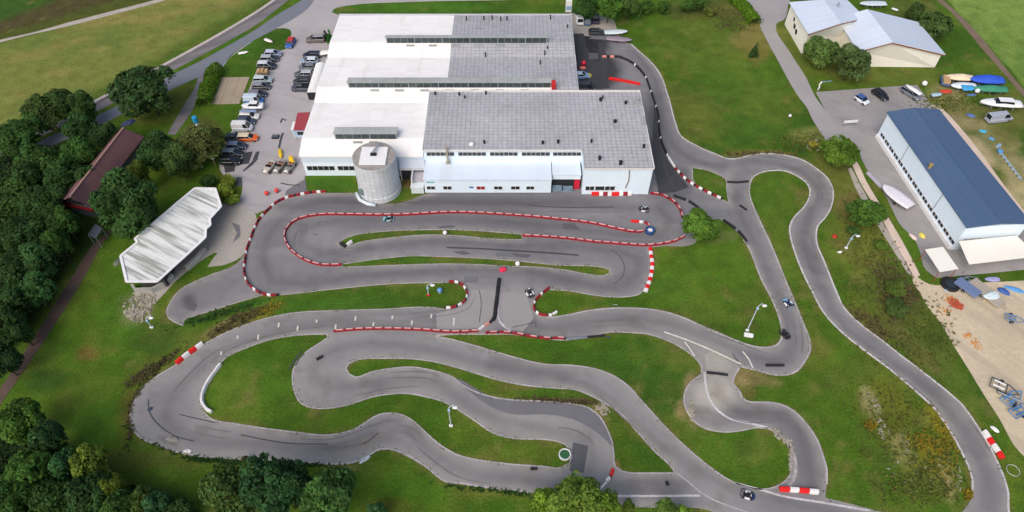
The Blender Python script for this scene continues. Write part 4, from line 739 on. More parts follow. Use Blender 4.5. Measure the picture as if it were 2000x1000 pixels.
a_, b_ = g0.lerp(g1, .25), g0.lerp(g1, .75); mb = MB(); mb.loft([[(a_.x + nn.x * k, a_.y + nn.y * k, 3.3), (b_.x + nn.x * k, b_.y + nn.y * k, 3.3), (b_.x + nn.x * k, b_.y + nn.y * k, 4.6), (a_.x + nn.x * k, a_.y + nn.y * k, 4.6)] for k in (.02, .07)]); mb.build('window', M_glass, HR, c)
# blue-grey lean-to by the dirt road
simple_canopy('shed_roof', [(186,437),(200,446),(187,466),(171,458)], [2.6, 2.8, 2.8, 2.6], mat('slate_grey_sheet', S(72, 80, 92), .7, (.5, .1), (3, .1)), 'small slate grey shed roof at the top end of the dirt road', 'shed')
# ---- white corrugated shelter
px = [(382,370),(421,370),(432,404),(410,428),(411,440),(402,448),(401,464),(360,502),(307,550),(248,551),(237,502),(270,475),(265,469),(346,400)]
pts = [P(u, v, 3.6) for u, v in px]; c = sum(pts, Vector()) / len(pts); c.z = 0
SH = empty('corrugated_shelter', c, 0, 'low shelter with a stained white corrugated roof and cut corners beside the pale apron', 'shelter')
long_ = (P(421, 370, 3.6) - P(307, 550, 3.6)); la = math.atan2(long_.y, long_.x)
long2 = (P(346, 400, 3.6) - P(265, 469, 3.6)); la = math.atan2(long2.y, long2.x)
M_corr = mat('stained_corrugated_sheet', S(226, 228, 226), .7, (.3, .06), (2, .05), streak=(-la, 1.5, .1, .44, .64, S(138, 140, 132), .85), spec=.2)
tri = geometry.tessellate_polygon([[Vector((p.x, p.y, 0)) for p in pts]])
n = len(pts); nv = Vector((-math.sin(la), math.cos(la), 0))
def zof(p): return 3.7 + (p - c).dot(nv) * .03
top = [(p.x, p.y, zof(p)) for p in pts]; bot = [(p.x, p.y, zof(p) - .22) for p in pts]
mb = MB(); mb.add(top + bot, [tuple(t) for t in tri] + [tuple(i + n for i in reversed(t)) for t in tri] + [(i, (i + 1) % n, (i + 1) % n + n, i + n) for i in range(n)]); sho = mb.build('roof', M_corr, SH, c)
# ribs of the sheeting, clipped inside the outline
rb2 = MB(); poly = [(p.x, p.y) for p in pts]; dl = Vector((math.cos(la), math.sin(la), 0))
for s in np.arange(-24, 24, .9):
    run = None
    for t in np.arange(-16, 16, .25):
        p = c + dl * s + nv * t; ok = bool(inside(np.array([p.x]), np.array([p.y]), poly)[0]) and bool(inside(np.array([p.x + nv.x * .7]), np.array([p.y + nv.y * .7]), poly)[0]) and bool(inside(np.array([p.x - nv.x * .7]), np.array([p.y - nv.y * .7]), poly)[0])
        if ok and run is None: run = p
        if not ok and run is not None:
            q_ = p - nv * .25
            if (q_ - run).length > 1: rb2.loft([[(a.x + dl.x * k, a.y + dl.y * k, zof(a) + h) for k, h in ((-.07, .005), (.0, .045), (.07, .005))] for a in (run, q_)], cap=True)
            run = None
rb2.build('roof_rib', M_corr, SH, c)
fr = MB()
for i in range(n):
    a, b = Vector(top[i]), Vector(top[(i + 1) % n]); dd = (b - a); dd.z = 0
    nn = Vector((-dd.y, dd.x, 0)).normalized() * .22; fr.loft([[tuple(p + nn + Vector((0, 0, .02))), tuple(p - nn + Vector((0, 0, .02))), tuple(p - nn + Vector((0, 0, .16))), tuple(p + nn + Vector((0, 0, .16)))] for p in (a, b)])
fr.build('roof_edge', M_white, SH, c)
mb = MB(); wp = [c + (p - c) * .86 for p in pts]; mb.prism([(p.x, p.y) for p in wp[8:11] + [wp[13]] + [wp[0]]], 0, 3.0); mb.build('wall', mat('dark_back_wall', S(70, 72, 72), .9, (.5, .2), (3, .1)), SH, c)
lw = MB(); ribbon(lw, [Vector((p.x, p.y)) for p in [P(u, v, 0) for u, v in ((262,562),(268,572),(300,571),(322,560),(340,542))]], .5, 1.2); ribbon(lw, [Vector((p.x, p.y)) for p in [P(u, v, 0) for u, v in ((366,527),(388,508),(402,490))]], .9, .9); lw.build('low_wall', M_conc, SH, c)
# ================================================================== VEGETATION
def rnd_dir(rg):
    v = rg.normal(size=3); return v / np.linalg.norm(v)
def crown_mesh(seed, nl=16, leaves=5200, leaf=.075, flat=.85, kind='broad'):
    rg = np.random.default_rng(seed); pos = []; nor = []; tint = []
    if kind == 'cone':
        lob = []
        for k in range(nl):
            t = rg.random(); a = rg.random() * 6.28; r = (1 - t) * .8
            lob.append((np.array([r * math.cos(a) * .8, r * math.sin(a) * .8, -1 + 2.1 * t]), .3 * (1.1 - t) + .06))
    else:
        lob = [(np.array([0, 0, .1]), .55)]
        for k in range(nl):
            d = rnd_dir(rg); d[2] = d[2] * .9 + .12
            d /= np.linalg.norm(d); rr = .36 + .40 * rg.random() ** .6; s = .24 + .2 * rg.random()
            lob.append((d * np.array([rr, rr, rr * flat]), s))
    wts = np.array([s ** 2 for _, s in lob]); wts /= wts.sum()
    for (c0, s), wt in zip(lob, wts):
        n = int(leaves * wt); lt = .78 + .44 * rg.random(); ncl = 9
        cl = [(rnd_dir(rg), .75 + .5 * rg.random()) for _ in range(ncl)]
        for i in range(n):
            d, b = cl[rg.integers(ncl)]
            v = d + rg.normal(size=3) * .38; v /= np.linalg.norm(v)
            if v[2] < -.5 and rg.random() < .6: v[2] = -v[2]
            r = s * (1.06 - .34 * rg.random() ** 2); pos.append(c0 + v * r * np.array([1, 1, .9])); nn = v + rg.normal(size=3) * .55; nn[2] += .35
            nor.append(nn / np.linalg.norm(nn)); tint.append(lt * b * (.85 + .3 * rg.random()))
    pos, nor, tint = np.array(pos), np.array(nor), np.array(tint); n = len(pos)
    a = rg.normal(size=(n, 3)); t1 = np.cross(nor, a); t1 /= np.linalg.norm(t1, axis=1)[:, None]; t2 = np.cross(nor, t1)
    sz = (leaf * (.6 + .8 * rg.random(n)))[:, None]
    V = np.stack([pos - t1 * sz, pos - t2 * sz * .62, pos + t1 * sz, pos + t2 * sz * .62], 1).reshape(-1, 3)
    me = bpy.data.meshes.new('crown'); me.vertices.add(4 * n); me.vertices.foreach_set('co', V.astype(np.float32).ravel())
    me.loops.add(4 * n); me.loops.foreach_set('vertex_index', np.arange(4 * n, dtype=np.int32)); me.polygons.add(n)
    me.polygons.foreach_set('loop_start', np.arange(0, 4 * n, 4, dtype=np.int32)); me.polygons.foreach_set('loop_total', np.full(n, 4, np.int32)); me.update()
    tt = np.repeat(np.clip(tint, .5, 1.7), 4); hue = np.repeat(rg.random(n), 4)
    set_color(me, np.stack([tt * (.85 + .35 * hue), tt, tt * (1.05 - .2 * hue)], 1))
    me.materials.append(None)
    return me
CROWNS = [crown_mesh(100 + i, 20 + i, 6400, .07) for i in range(7)]; BUSHES = [crown_mesh(200 + i, 12, 2600, .1, .7) for i in range(3)]; CONES = [crown_mesh(300, 40, 2600, .09, kind='cone')]
def leafmat(rgb):
    nm = 'leaves_%d_%d_%d' % rgb
    if nm in MATS: return MATS[nm]
    m = mat(nm, tuple(a * b for a, b in zip(S(*rgb, k=1.0), (1.75, 1.62, 1.55, 1))), .75, (.25, .2), (1.2, .15), attr='surface', spec=.12)
    T = m.node_tree; b = T.nodes['Principled BSDF']; tr = T.nodes.new('ShaderNodeBsdfTranslucent'); mx = T.nodes.new('ShaderNodeMixShader'); mx.inputs[0].default_value = .4
    src = b.inputs['Base Color'].links[0].from_socket; T.links.new(src, tr.inputs[0]); T.links.new(b.outputs[0], mx.inputs[1]); T.links.new(tr.outputs[0], mx.inputs[2]); T.links.new(mx.outputs[0], T.nodes['Material Output'].inputs[0]); return m
M_bark = mat('bark', S(72, 64, 54), .95, (1, .2), (6, .2), obj=True)
def trunk_mesh(seed, H):
    rg = random.Random(seed); mb = MB(); mb.tube([(0, 0, -.1), (.05, .02, H * .25), (-.05, .06, H * .5), (.04, 0, H * .75)], .032 * H * .55, 8, .01 * H)
    for k in range(6):
        a = k * 1.05 + rg.random(); z = H * (.3 + .07 * k); r = H * (.13 + .04 * rg.random())
        mb.tube([(0, 0, z), (math.cos(a) * r * .5, math.sin(a) * r * .5, z + r * .45), (math.cos(a) * r, math.sin(a) * r, z + r * .8)], .012 * H, 6, .004 * H)
    return mb
TRUNKS = {}
tc_n = [0]
def plant(u, v, rpx, H, rgb, label, kind='tree', group=None, cat=None, squash=1.0, yaw=None):
    zc = .62 * H if kind == 'tree' else .5 * H
    p = P(u, v, zc); dep = p.y * CP - (zc - CH) * SP; Rm = rpx * dep / F
    i = tc_n[0]; tc_n[0] += 1
    names = {'tree': ('broadleaf_tree', 'tree'), 'bush': ('shrub', 'shrub'), 'cone': ('conifer', 'conifer')}[kind]
    e = empty(names[0], (p.x, p.y, 0), (i * 1.7) % 6.28 if yaw is None else yaw, label, cat or names[1], group)
    me = (CROWNS if kind == 'tree' else BUSHES if kind == 'bush' else CONES); me = me[i % len(me)]
    c = bpy.data.objects.new('crown' if kind != 'bush' else 'foliage', me); COL.objects.link(c); c.parent = e
    hz = H * .40 if kind == 'tree' else H * .5
    if kind == 'tree': hz = min(max(H * .46, Rm * .8), H * .56)
    c.location = (0, 0, zc if kind != 'tree' else H - hz * .98); c.scale = (Rm * 1.03, Rm * 1.03 * squash, hz)
    c.material_slots[0].link = 'OBJECT'; c.material_slots[0].material = leafmat(rgb)
    key = round(H)
    if key not in TRUNKS:
        o = trunk_mesh(key, H).build('trunk', M_bark); TRUNKS[key] = o.data; bpy.data.objects.remove(o)
    t = bpy.data.objects.new('trunk' if kind != 'bush' else 'stem', TRUNKS[key]); COL.objects.link(t); t.parent = e
    if kind == 'bush': t.scale = (.8, .8, .6)
    return e
G1, G2, G3, GY_, GO = (48, 76, 40), (42, 66, 36), (56, 88, 38), (92, 116, 46), (78, 90, 48)
TREES = [
 (1638,291,36,7,(76,106,40),'bright green round tree at the bend of the access road'), (1371,437,39,7,(70,102,40),'bright round tree standing against the east end of the oval barrier'), (1698,411,38,7,(66,98,42),'round green tree between the wheel ruts and the white boat by the hall'),
 (1610,93,34,8,(74,100,52),'grey green tree touching the cream house, left of a pair'), (1665,117,38,9,(70,92,54),'darker grey green tree in front of the cream gable'), (1833,45,29,8,(62,86,46),'rounded tree behind the cream house beside the field track'), (1788,22,17,6,(58,80,44),'small dark tree at the back corner of the cream house'),
 (1144,6,26,9,(50,80,38),'dense dark tree just behind the white van in the east yard'), (1190,6,32,9,(62,96,38),'broad tree above the brown dirt square of the east yard'), (1230,6,24,8,(58,84,40),'tree at the right end of the clump behind the east yard'),
 (285,172,62,12,(44,68,38),'large dark tree hiding part of the road and cycle path'), (232,388,64,14,G1,'very broad dark tree in front of the red roofed house'), (308,292,40,9,(46,74,40),'dark tree at the right gable of the red roofed house'), (385,278,50,8,(76,88,50),'sparse olive tree above the small lawn with the red tipped tube'), (268,332,20,9,(74,92,40),'small yellowish tree overlapping the front of the dark red roof'), (345,310,30,9,(58,82,44),'tree squeezed between the olive tree and the dark tree at the house gable'),
 (80,215,38,9,(56,76,40),'tall ragged tree that stands highest against the hay field'), (120,200,30,9,(54,78,42),'ragged tree just right of the tallest one by the hay field'), (158,203,24,9,(52,78,40),'tree whose crown ends at the start of the roadside wall'), (32,262,46,8.5,(50,82,40),'green tree on the left picture edge above the road gaps'), (155,248,32,9,(50,80,44),'rounded tree right below the roadside wall end'), (205,258,26,8,(48,74,42),'tree at the upper end of the dark red roof'), (152,300,36,9,(50,82,38),'tree leaning over the left eave of the red roofed house'), (118,345,38,9,(46,74,38),'tree left of the lower half of the dark red roof'), (66,315,36,9,(54,84,42),'tree with a bare stem showing between the road gaps'),
 (22,375,48,8.5,(48,74,36),'dark tree on the left picture edge below the road gaps'), (76,392,40,9,(44,70,36),'forest tree left of the red balcony'), (124,433,31,9,(54,84,40),'bright topped tree at the foot of the red balcony'), (55,452,46,9,(42,68,36),'dark forest tree one row back from the dirt road top'), (62,505,38,9,(54,86,50),'tall pale green tree leaning toward the dirt road'), (66,560,34,9,(52,86,48),'full green tree at the forest edge, closest to the dirt road'), (18,530,40,8.5,(42,66,36),'dark tree on the left picture edge beside the pale green pair'), (8,618,38,8.5,(40,64,34),'dark tree on the left picture edge below the pale green pair'), (-2,700,32,8.5,(36,60,34),'lowest dark tree left of the dirt road'), (110,470,23,9,(56,88,42),'forest edge tree by the slate grey shed roof'),
 (108,330,26,9,(50,78,38),'slim tree filling the gap between the road gaps and the red roof'), (48,345,32,9,(46,72,38),'forest tree right below the bigger road gap'), (100,420,30,9,(42,68,34),'forest tree one row behind the red balcony tree'), (28,455,34,8.5,(40,64,34),'forest tree on the left side, second row from the dirt road'), (30,580,32,8.5,(44,72,38),'forest tree behind the full green tree at the dirt road'), (30,640,24,8.5,(42,68,36),'last forest tree before the dirt road in the lower row'), (178,345,26,8,(50,78,42),'low tree pressed against the left side of the red roof'),
 (32,822,42,9.5,(62,94,40),'tree at the lower left where the dirt road leaves the picture'), (92,852,34,9.5,(44,72,42),'dark rounded tree beside the lower left lawn'), (48,925,56,9.5,(56,88,38),'biggest tree of the lower left corner'), (12,972,44,9.5,(50,80,36),'tree in the very bottom left corner'), (132,908,32,9.5,(50,88,52),'blue green half of the paired trees at the lower left'), (168,900,34,9.5,(86,108,44),'yellowish tree with a bare twig at the lower left'), (112,980,46,9.5,(50,78,38),'bottom edge tree below the blue green one'), (168,968,44,9.5,(46,74,40),'dark tree at the bottom edge below the yellowish one'), (222,950,24,8,(82,98,38),'small yellow olive tree near the lower left lawn'), (228,988,36,9,(52,82,38),'bottom edge tree under the small yellow olive one'), (275,972,28,8,(62,84,40),'bottom edge tree in the middle of the scrubby row'), (310,985,28,8,(50,84,54),'blue green tree ending the scrubby bottom row'), (350,992,22,6,(48,76,44),'small tree just right of the blue green one at the bottom edge'),
 (448,962,54,13,(64,88,46),'paler tree on the left of the dark pair below the hairpin'), (518,945,60,15,(42,72,44),'dark tall tree touching the lower track edge'), (562,942,44,15,(40,70,42),'dark tree with its tip over the track, right of its twin'), (643,956,56,14,(58,90,48),'mid green tree standing alone by the lower track bend'), (735,994,18,5,(58,94,60),'small blue green tree on the bottom edge lawn'),
 (1066,980,28,8,(92,122,44),'narrow yellow green crown left of the bottom tree'), (1128,972,54,10,(84,110,46),'big yellow green tree overhanging the lower track'), (1186,988,30,8,(84,114,42),'yellow green crown right of the bottom tree'), (1300,990,20,5,(78,108,50),'small tree rising in front of the white painted kerb'), (1337,1000,16,4,(92,126,46),'smallest bright tree at the bottom edge, right of the kerb tree'),
]
for t in TREES: plant(*t)
SHR = [(1262,13,17,4,(60,92,40),'rounded shrub at the lawn top nearest the yard trees'), (1297,14,14,4,(58,88,38),'rounded shrub second from the yard trees'), (1341,12,16,4,(60,92,40),'rounded shrub by the bare patch at the lawn top'), (1366,2,20,5,(62,90,42),'shrub cut by the top picture edge above the lawn'), (1388,20,13,3,(86,100,48),'brownish shrub on the bank next to the long hedge'),
 (438,372,20,3.2,(104,122,46),'yellow green garden shrub beside the shelter corner'), (455,392,15,2.5,(84,110,42),'low garden shrub with a yellow flower tuft next to it'), (446,352,14,2.6,(96,112,44),'upper garden shrub by the paved lot edge'), (407,352,16,3,(44,70,32),'dark shrub on the small lawn above the shelter'), (1666,452,14,2,(58,86,42),'low shrub behind the lamp on the right meadow'), (1750,560,22,1.4,(70,92,40),'low scrub patch on the slope below the wheel ruts'), (1722,478,14,1.4,(72,98,40),'bush growing over the left wheel rut'), (1748,600,26,1.4,(62,84,42),'widest scrub patch on the right slope'), (1590,282,9,1.6,(120,122,48),'yellowish weed bush among stones by the road bend'), (1228,990,13,3,(76,100,42),'low shrub right of the overhanging yellow green tree'), (478,896,7,2,(78,84,58),'grey twiggy shrub on the lower track edge')]
for u, v, r, H, c, l in SHR: plant(u, v, r, H, c, l, 'bush')
plant(1475, 98, 10, 4, (50, 80, 42), 'tiny dark conifer alone on the brown patch of the big lawn', 'cone'); plant(644, 70, 9, 3.4, (44, 92, 40), 'bright small conifer against the west wall beside the taupe off-roader', 'cone'); plant(636, 70, 9, 3, (34, 48, 34), 'dark small conifer right behind the taupe off-roader', 'cone')
def undergrowth(polys, n, hmax, rgb, seed, label):
    rg = np.random.default_rng(seed); V = []; cols = []
    for px, k in polys:
        lp = [(P(u, v).x, P(u, v).y) for u, v in px]; xs = [p[0] for p in lp]; ys = [p[1] for p in lp]
        X = rg.uniform(min(xs), max(xs), int(n * k)); Y = rg.uniform(min(ys), max(ys), int(n * k)); ok = inside(X, Y, lp)
        X, Y = X[ok], Y[ok]; b = fbm(X, Y, 4, 9); Z = hmax * np.clip(b * 1.5 - .2, .05, 1) * rg.random(len(X)) ** .5
        for x, y, z, bb in zip(X, Y, Z, b):
            nn = Vector(rg.normal(size=3) * .7) + Vector((0, 0, 1)); t1 = nn.cross(Vector(rg.normal(size=3))).normalized() * .38; t2 = nn.cross(t1).normalized() * .26; p = Vector((x, y, z + .05)); V += [p - t1, p - t2, p + t1, p + t2]; q = .5 + bb * .8 + .4 * rg.random(); cols += [(q, q, q * .9)] * 4
    me = bpy.data.meshes.new('undergrowth'); me.from_pydata([tuple(v) for v in V], [], [(i, i + 1, i + 2, i + 3) for i in range(0, len(V), 4)]); me.update(); set_color(me, np.array(cols)); me.materials.append(leafmat(rgb))
    o = bpy.data.objects.new('undergrowth', me); COL.objects.link(o); tag(o, label, 'undergrowth', kind='stuff')
undergrowth([([(-40,320),(60,300),(150,290),(205,300),(140,400),(160,455),(128,530),(60,640),(-40,740)], 1.0), ([(-40,840),(110,880),(190,930),(320,968),(400,1010),(-40,1010)], .6)], 26000, 2.2, (40, 60, 34), 11, 'dark undergrowth below the trees on the left')
def hedge(px, wd, H, rgb, label):
    pts = [P(u, v, 0) for u, v in px]; c = sum(pts, Vector()) / len(pts); rg = np.random.default_rng(5)
    e = empty('hedge', c, 0, label, 'hedge'); vs = []; fs = []; cols = []
    for i in range(len(pts) - 1):
        a, b = pts[i] - c, pts[i + 1] - c; L = (b - a).length; t = (b - a) / L; nn = Vector((-t.y, t.x, 0))
        for k in range(int(L * 260)):
            s = rg.random() * L; ang = rg.random() * math.pi; lump = .82 + .3 * vnoise(np.array([s + i * 9.]), np.array([ang]), 1.3, 4)[0]
            p = a + t * s + nn * (math.cos(ang) * wd * lump) + Vector((0, 0, max(.05, math.sin(ang) ** .6 * H * lump * (1 - .2 * rg.random()))))
            n_ = Vector((nn.x * math.cos(ang), nn.y * math.cos(ang), math.sin(ang))) + Vector(rg.normal(size=3)) * .6; t1 = n_.cross(Vector(rg.normal(size=3))).normalized() * .22; t2 = n_.cross(t1).normalized() * .15
            n0 = len(vs); vs += [p - t1, p - t2, p + t1, p + t2]; fs.append((n0, n0 + 1, n0 + 2, n0 + 3)); q = .6 + .8 * rg.random(); cols += [(q * 1.05, q, q * .8)] * 4
    me = bpy.data.meshes.new('foliage'); me.from_pydata([tuple(v) for v in vs], [], fs); me.update(); set_color(me, np.array(cols)); me.materials.append(leafmat(rgb)); o = bpy.data.objects.new('foliage', me); COL.objects.link(o); o.parent = e
    st = MB()
    for i in range(len(pts) - 1): 
        for k in range(6): p = pts[i].lerp(pts[i + 1], (k + .5) / 6) - c; st.tube([(p.x, p.y, 0), (p.x, p.y, H * .7)], .06, 5)
    st.build('stem', M_bark, e)
hedge([(426,140),(418,158),(408,185),(399,212)], 1.7, 3.0, (70, 104, 36), 'clipped green hedge between the garden path and the concrete slab')
hedge([(1424,-4),(1440,8),(1458,24),(1474,50)], 1.6, 2.4, (72, 108, 34), 'long bright hedge running down the left side of the access road')
# ================================================================== VEHICLES
def rrect(x, hw, z0, z1, r=.12):
    return [(x, -hw, z0 + r), (x, -hw + r * .4, z0), (x, hw - r * .4, z0), (x, hw, z0 + r), (x, hw, z1 - r), (x, hw - r, z1), (x, -hw + r, z1), (x, -hw, z1 - r)]
def wheel(par, x, y, r, wd):
    w_ = MB().disc((x, y, r), r, wd, 14, 'y').build('wheel', M_tyre, par); MB().disc((x, y + (wd / 2 + .005) * (1 if y > 0 else -1), r), r * .6, .02, 10, 'y').build('rim', M_rim, w_)
def car(u, v, ang, col, label, kind='hatch', group=None, roof=None, L=4.3):
    p = P(u, v, .7); m = paint(*col); mr = paint(*(roof or col))
    nm, ct = {'hatch': ('parked_car', 'car'), 'estate': ('parked_car', 'car'), 'suv': ('parked_car', 'car'), 'van': ('parked_van', 'van'), 'pickup': ('pickup_truck', 'pickup')}[kind]
    e = empty(nm, (p.x, p.y, .03), R(ang), label, ct, group); k = L / 4.3; W = .9 if kind in ('hatch', 'estate') else .97
    hz = {'hatch': .92, 'estate': .92, 'suv': 1.08, 'van': 1.15, 'pickup': 1.05}[kind]
    st = [(-2.15, .66, .42, hz - .14), (-2.05, .82, .3, hz - .03), (-1.5, .9, .24, hz), (0, .92, .22, hz), (.9, .9, .22, hz - .01), (1.6, .86, .24, hz - .12), (2.02, .76, .3, hz - .25), (2.15, .58, .38, hz - .34)]
    MB().loft([rrect(x * k, hw * W / .9, a, b) for x, hw, a, b in st]).build('body', m, e, smooth=False, bevel=.03)
    top = {'hatch': (1.42, -1.55, .3), 'estate': (1.45, -1.95, .3), 'suv': (1.72, -1.9, .35), 'van': (2.15, -2.05, 1.0), 'pickup': (1.7, -.5, .4)}[kind]
    zt, xb, xf = top; bx0 = {'hatch': -1.95, 'estate': -2.1, 'suv': -2.05, 'van': -2.12, 'pickup': -.75}[kind]; bx1 = 1.15 if kind != 'van' else 1.6
    MB().loft([[(bx0 * k, -.8, hz - .02), (bx1 * k, -.78, hz - .04), (bx1 * k, .78, hz - .04), (bx0 * k, .8, hz - .02)], [(xb * k, -.66, zt - .05), (xf * k, -.62, zt - .05), (xf * k, .62, zt - .05), (xb * k, .66, zt - .05)]]).build('window', M_cglass, e)
    MB().loft([[((xb - .05) * k, -.69, zt - .05), ((xf + .05) * k, -.65, zt - .05), ((xf + .05) * k, .65, zt - .05), ((xb - .05) * k, .69, zt - .05)], [(xb * k + .05, -.6, zt + .03), (xf * k - .1, -.56, zt + .03), (xf * k - .1, .56, zt + .03), (xb * k + .05, .6, zt + .03)]]).build('roof', mr, e)
    for s in (-1, 1):
        for xa_, xb_ in (((bx1 * k), xf * k), (bx0 * k, xb * k)) + (((-.35 * k, -.35 * k),) if kind != 'pickup' else ()):
            MB().tube([(xa_, s * .80, hz - .03), (xb_, s * .665, zt - .02)], .05, 5).build('pillar', mr, e)
    if kind == 'van':
        for s in (-1, 1): MB().loft([[(-2.1 * k, s * .82, hz - .1), (.4 * k, s * .82, hz - .1), (.4 * k, s * .69, zt - .02), (-2.0 * k, s * .69, zt - .02)], [(-2.1 * k, s * .79, hz - .1), (.4 * k, s * .79, hz - .1), (.4 * k, s * .66, zt - .02), (-2.0 * k, s * .66, zt - .02)]]).build('side_panel', mr, e)
    if kind == 'pickup': MB().box(-2.0 * k, -.8 * k, -.75, .75, hz + .001, hz + .03).build('bed', M_black, e)
    for s in (-1, 1):
        MB().box(1.93 * k, 2.1 * k, s * .62 - .16, s * .62 + .16, hz - .42, hz - .28).build('headlight', M_lampw, e, bevel=.02); MB().box(-2.14 * k, -2.03 * k, s * .66 - .12, s * .66 + .12, hz - .3, hz - .12).build('taillight', M_lampr, e, bevel=.02); MB().box(.75 * k, .95 * k, s * .98 - .08, s * .98 + .08, hz - .04, hz + .1).build('mirror', m, e, bevel=.02)
        for x in (-1.32, 1.32): wheel(e, x * k, s * .84, .33 if kind in ('hatch', 'estate') else .38, .22)
    return e
GL = 'vehicles parked along the west lawn edge'; GR = 'cars parked along the west wall of the hall'
car(533,104,0,(132,140,170),'silver blue car nearest the top end of the lawn edge row',group=GL,roof=(196,200,222)); car(527,114,2,(48,58,72),'dark blue car with a pale roof, second in the lawn edge row','estate',GL,(170,176,180)); car(521,128,0,(34,40,54),'black off-road car with a white striped roof in the lawn edge row','suv',GL,(208,212,216))
car(514,155,0,(150,172,180),'silver green estate car just below the tan trailer','estate',GL,(196,206,208)); car(510,168,0,(66,70,78),'dark grey car between the silver green and the black estates','hatch',GL,(140,142,150)); car(503,183,0,(52,56,66),'long blackish estate car beside the right edge of the concrete slab','estate',GL,(126,124,134)); car(496,196,0,(40,104,170),'bright blue van directly above the white motorboat','van',GL,(196,210,222))
car(487,226,0,(226,226,222),'white car carrying a blue grey boat on its roof','estate',GL); car(480,236,0,(70,80,96),'slate blue car below the white car with the roof boat','hatch',GL); car(474,249,0,(206,210,212),'silver white van next to the orange covered car','van',GL,(222,222,222)); car(458,268,0,(44,62,60),'dark green car behind the orange covered car','hatch',GL)
car(462,284,0,(56,66,82),'blue grey saloon car just below the orange covered car','hatch',GL,(120,134,156)); car(455,298,0,(40,46,52),'black car with a silver roof near the bottom of the lawn edge row','estate',GL,(126,136,146)); car(450,314,0,(26,34,34),'blackest car at the bottom end of the lawn edge row','suv',GL)
car(484,268,0,(226,98,28),'orange covered car with a white top sticking out into the lot','estate',GL,(232,214,180))
car(567,83,-96,(46,100,176),'small blue car with a red and white roof alone in the lot entrance','hatch',None,(196,52,56),L=3.9)
car(616,76,184,(112,104,102),'taupe off-road car parked against the hall near two small conifers','suv',None,(150,146,150),L=4.8); car(608,107,180,(42,46,66),'dark navy car nearest to the small covered boat','estate',GR); car(604,118,180,(148,166,186),'pale silver blue car in the hall side row','hatch',GR,(206,218,228)); car(600,130,180,(110,116,124),'mid grey car in the hall side row by the tent','hatch',GR); car(592,144,180,(86,92,102),'grey car with a pale roof beside the tent','estate',GR,(176,182,190)); car(590,158,180,(58,62,66),'charcoal car beside the lower half of the tent','hatch',GR); car(587,171,180,(70,76,88),'dark slate pickup at the low end of the hall side row','pickup',GR)
car(1132,38,92,(238,240,240),'white van in the east yard by the hall corner','van'); car(1147,40,88,(70,120,152),'small teal and blue car between the white van and the navy pickup','hatch',None,(120,150,160),L=3.6); car(1163,36,90,(44,48,72),'navy pickup in the east yard under the trees','pickup'); car(1166,62,0,(54,60,60),'dark green grey car lying across the east yard','hatch'); car(1143,171,0,(34,34,40),'black van against the back of the kart hall','van',None,(60,60,68)); car(1134,147,4,(126,160,200),'pale blue car beside the hall wall below the red ball','hatch',None,(200,216,232))
car(1684,194,-58,(224,230,238),'small white car with a blue bonnet in the boat yard lot','hatch',None,(66,96,160),L=3.4); car(1720,184,-62,(30,32,38),'black car standing alone in the boat yard lot','hatch'); car(1780,182,-58,(120,126,134),'grey estate car carrying a white boat in the boat yard lot','estate',L=5.0)
# campers / trailers
def trailer(u, v, ang, L, W, col, label, name='box_trailer', cat='trailer', H=1.0, load=None):
    p = P(u, v, .5); e = empty(name, (p.x, p.y, .03), R(ang), label, cat); m = paint(*col)
    MB().box(-L / 2, L / 2, -W / 2, W / 2, .45, .45 + H * .5).build('bed', m, e, bevel=.04)
    d = MB(); d.tube([(L / 2, -W / 3, .5), (L / 2 + 1.1, 0, .5), (L / 2, W / 3, .5)], .05, 6); d.build('drawbar', M_steel, e)
    for s in (-1, 1): wheel(e, -.1, s * (W / 2 + .1), .3, .2)
    if load:
        mb = MB(); rg = random.Random(u)
        for k in range(load): x = -L / 2 + L * (k + .5) / load; mb.box(x - L / load * .38, x + L / load * .38, -W * .38, W * .36, .45 + H * .5, .45 + H * .5 + .3 + .4 * rg.random())
        mb.build('crates', paint(196, 160, 116), e, bevel=.03)
    return e
trailer(514, 142, 0, 2.6, 1.5, (130, 112, 88), 'tan trailer loaded with wooden crates in the lawn edge row', load=3)
trailer(1846, 160, 70, 3.4, 2.0, (74, 106, 146), 'blue and black trailer loaded with jet skis left of the cream boat', load=2); trailer(1889, 563, -55, 4.2, 1.9, (110, 128, 166), 'blue and white boat trailer on the sand beside the round black pool'); trailer(1926, 572, -62, 6.2, 2.3, (176, 166, 152), 'long sandy grey flat trailer with a striped tarpaulin at its end', H=.6)
# campervan by the boats
e = car(1951, 231, 10, (168, 176, 190), 'silver camper van parked below the white cruiser boat', 'van', L=6.0)
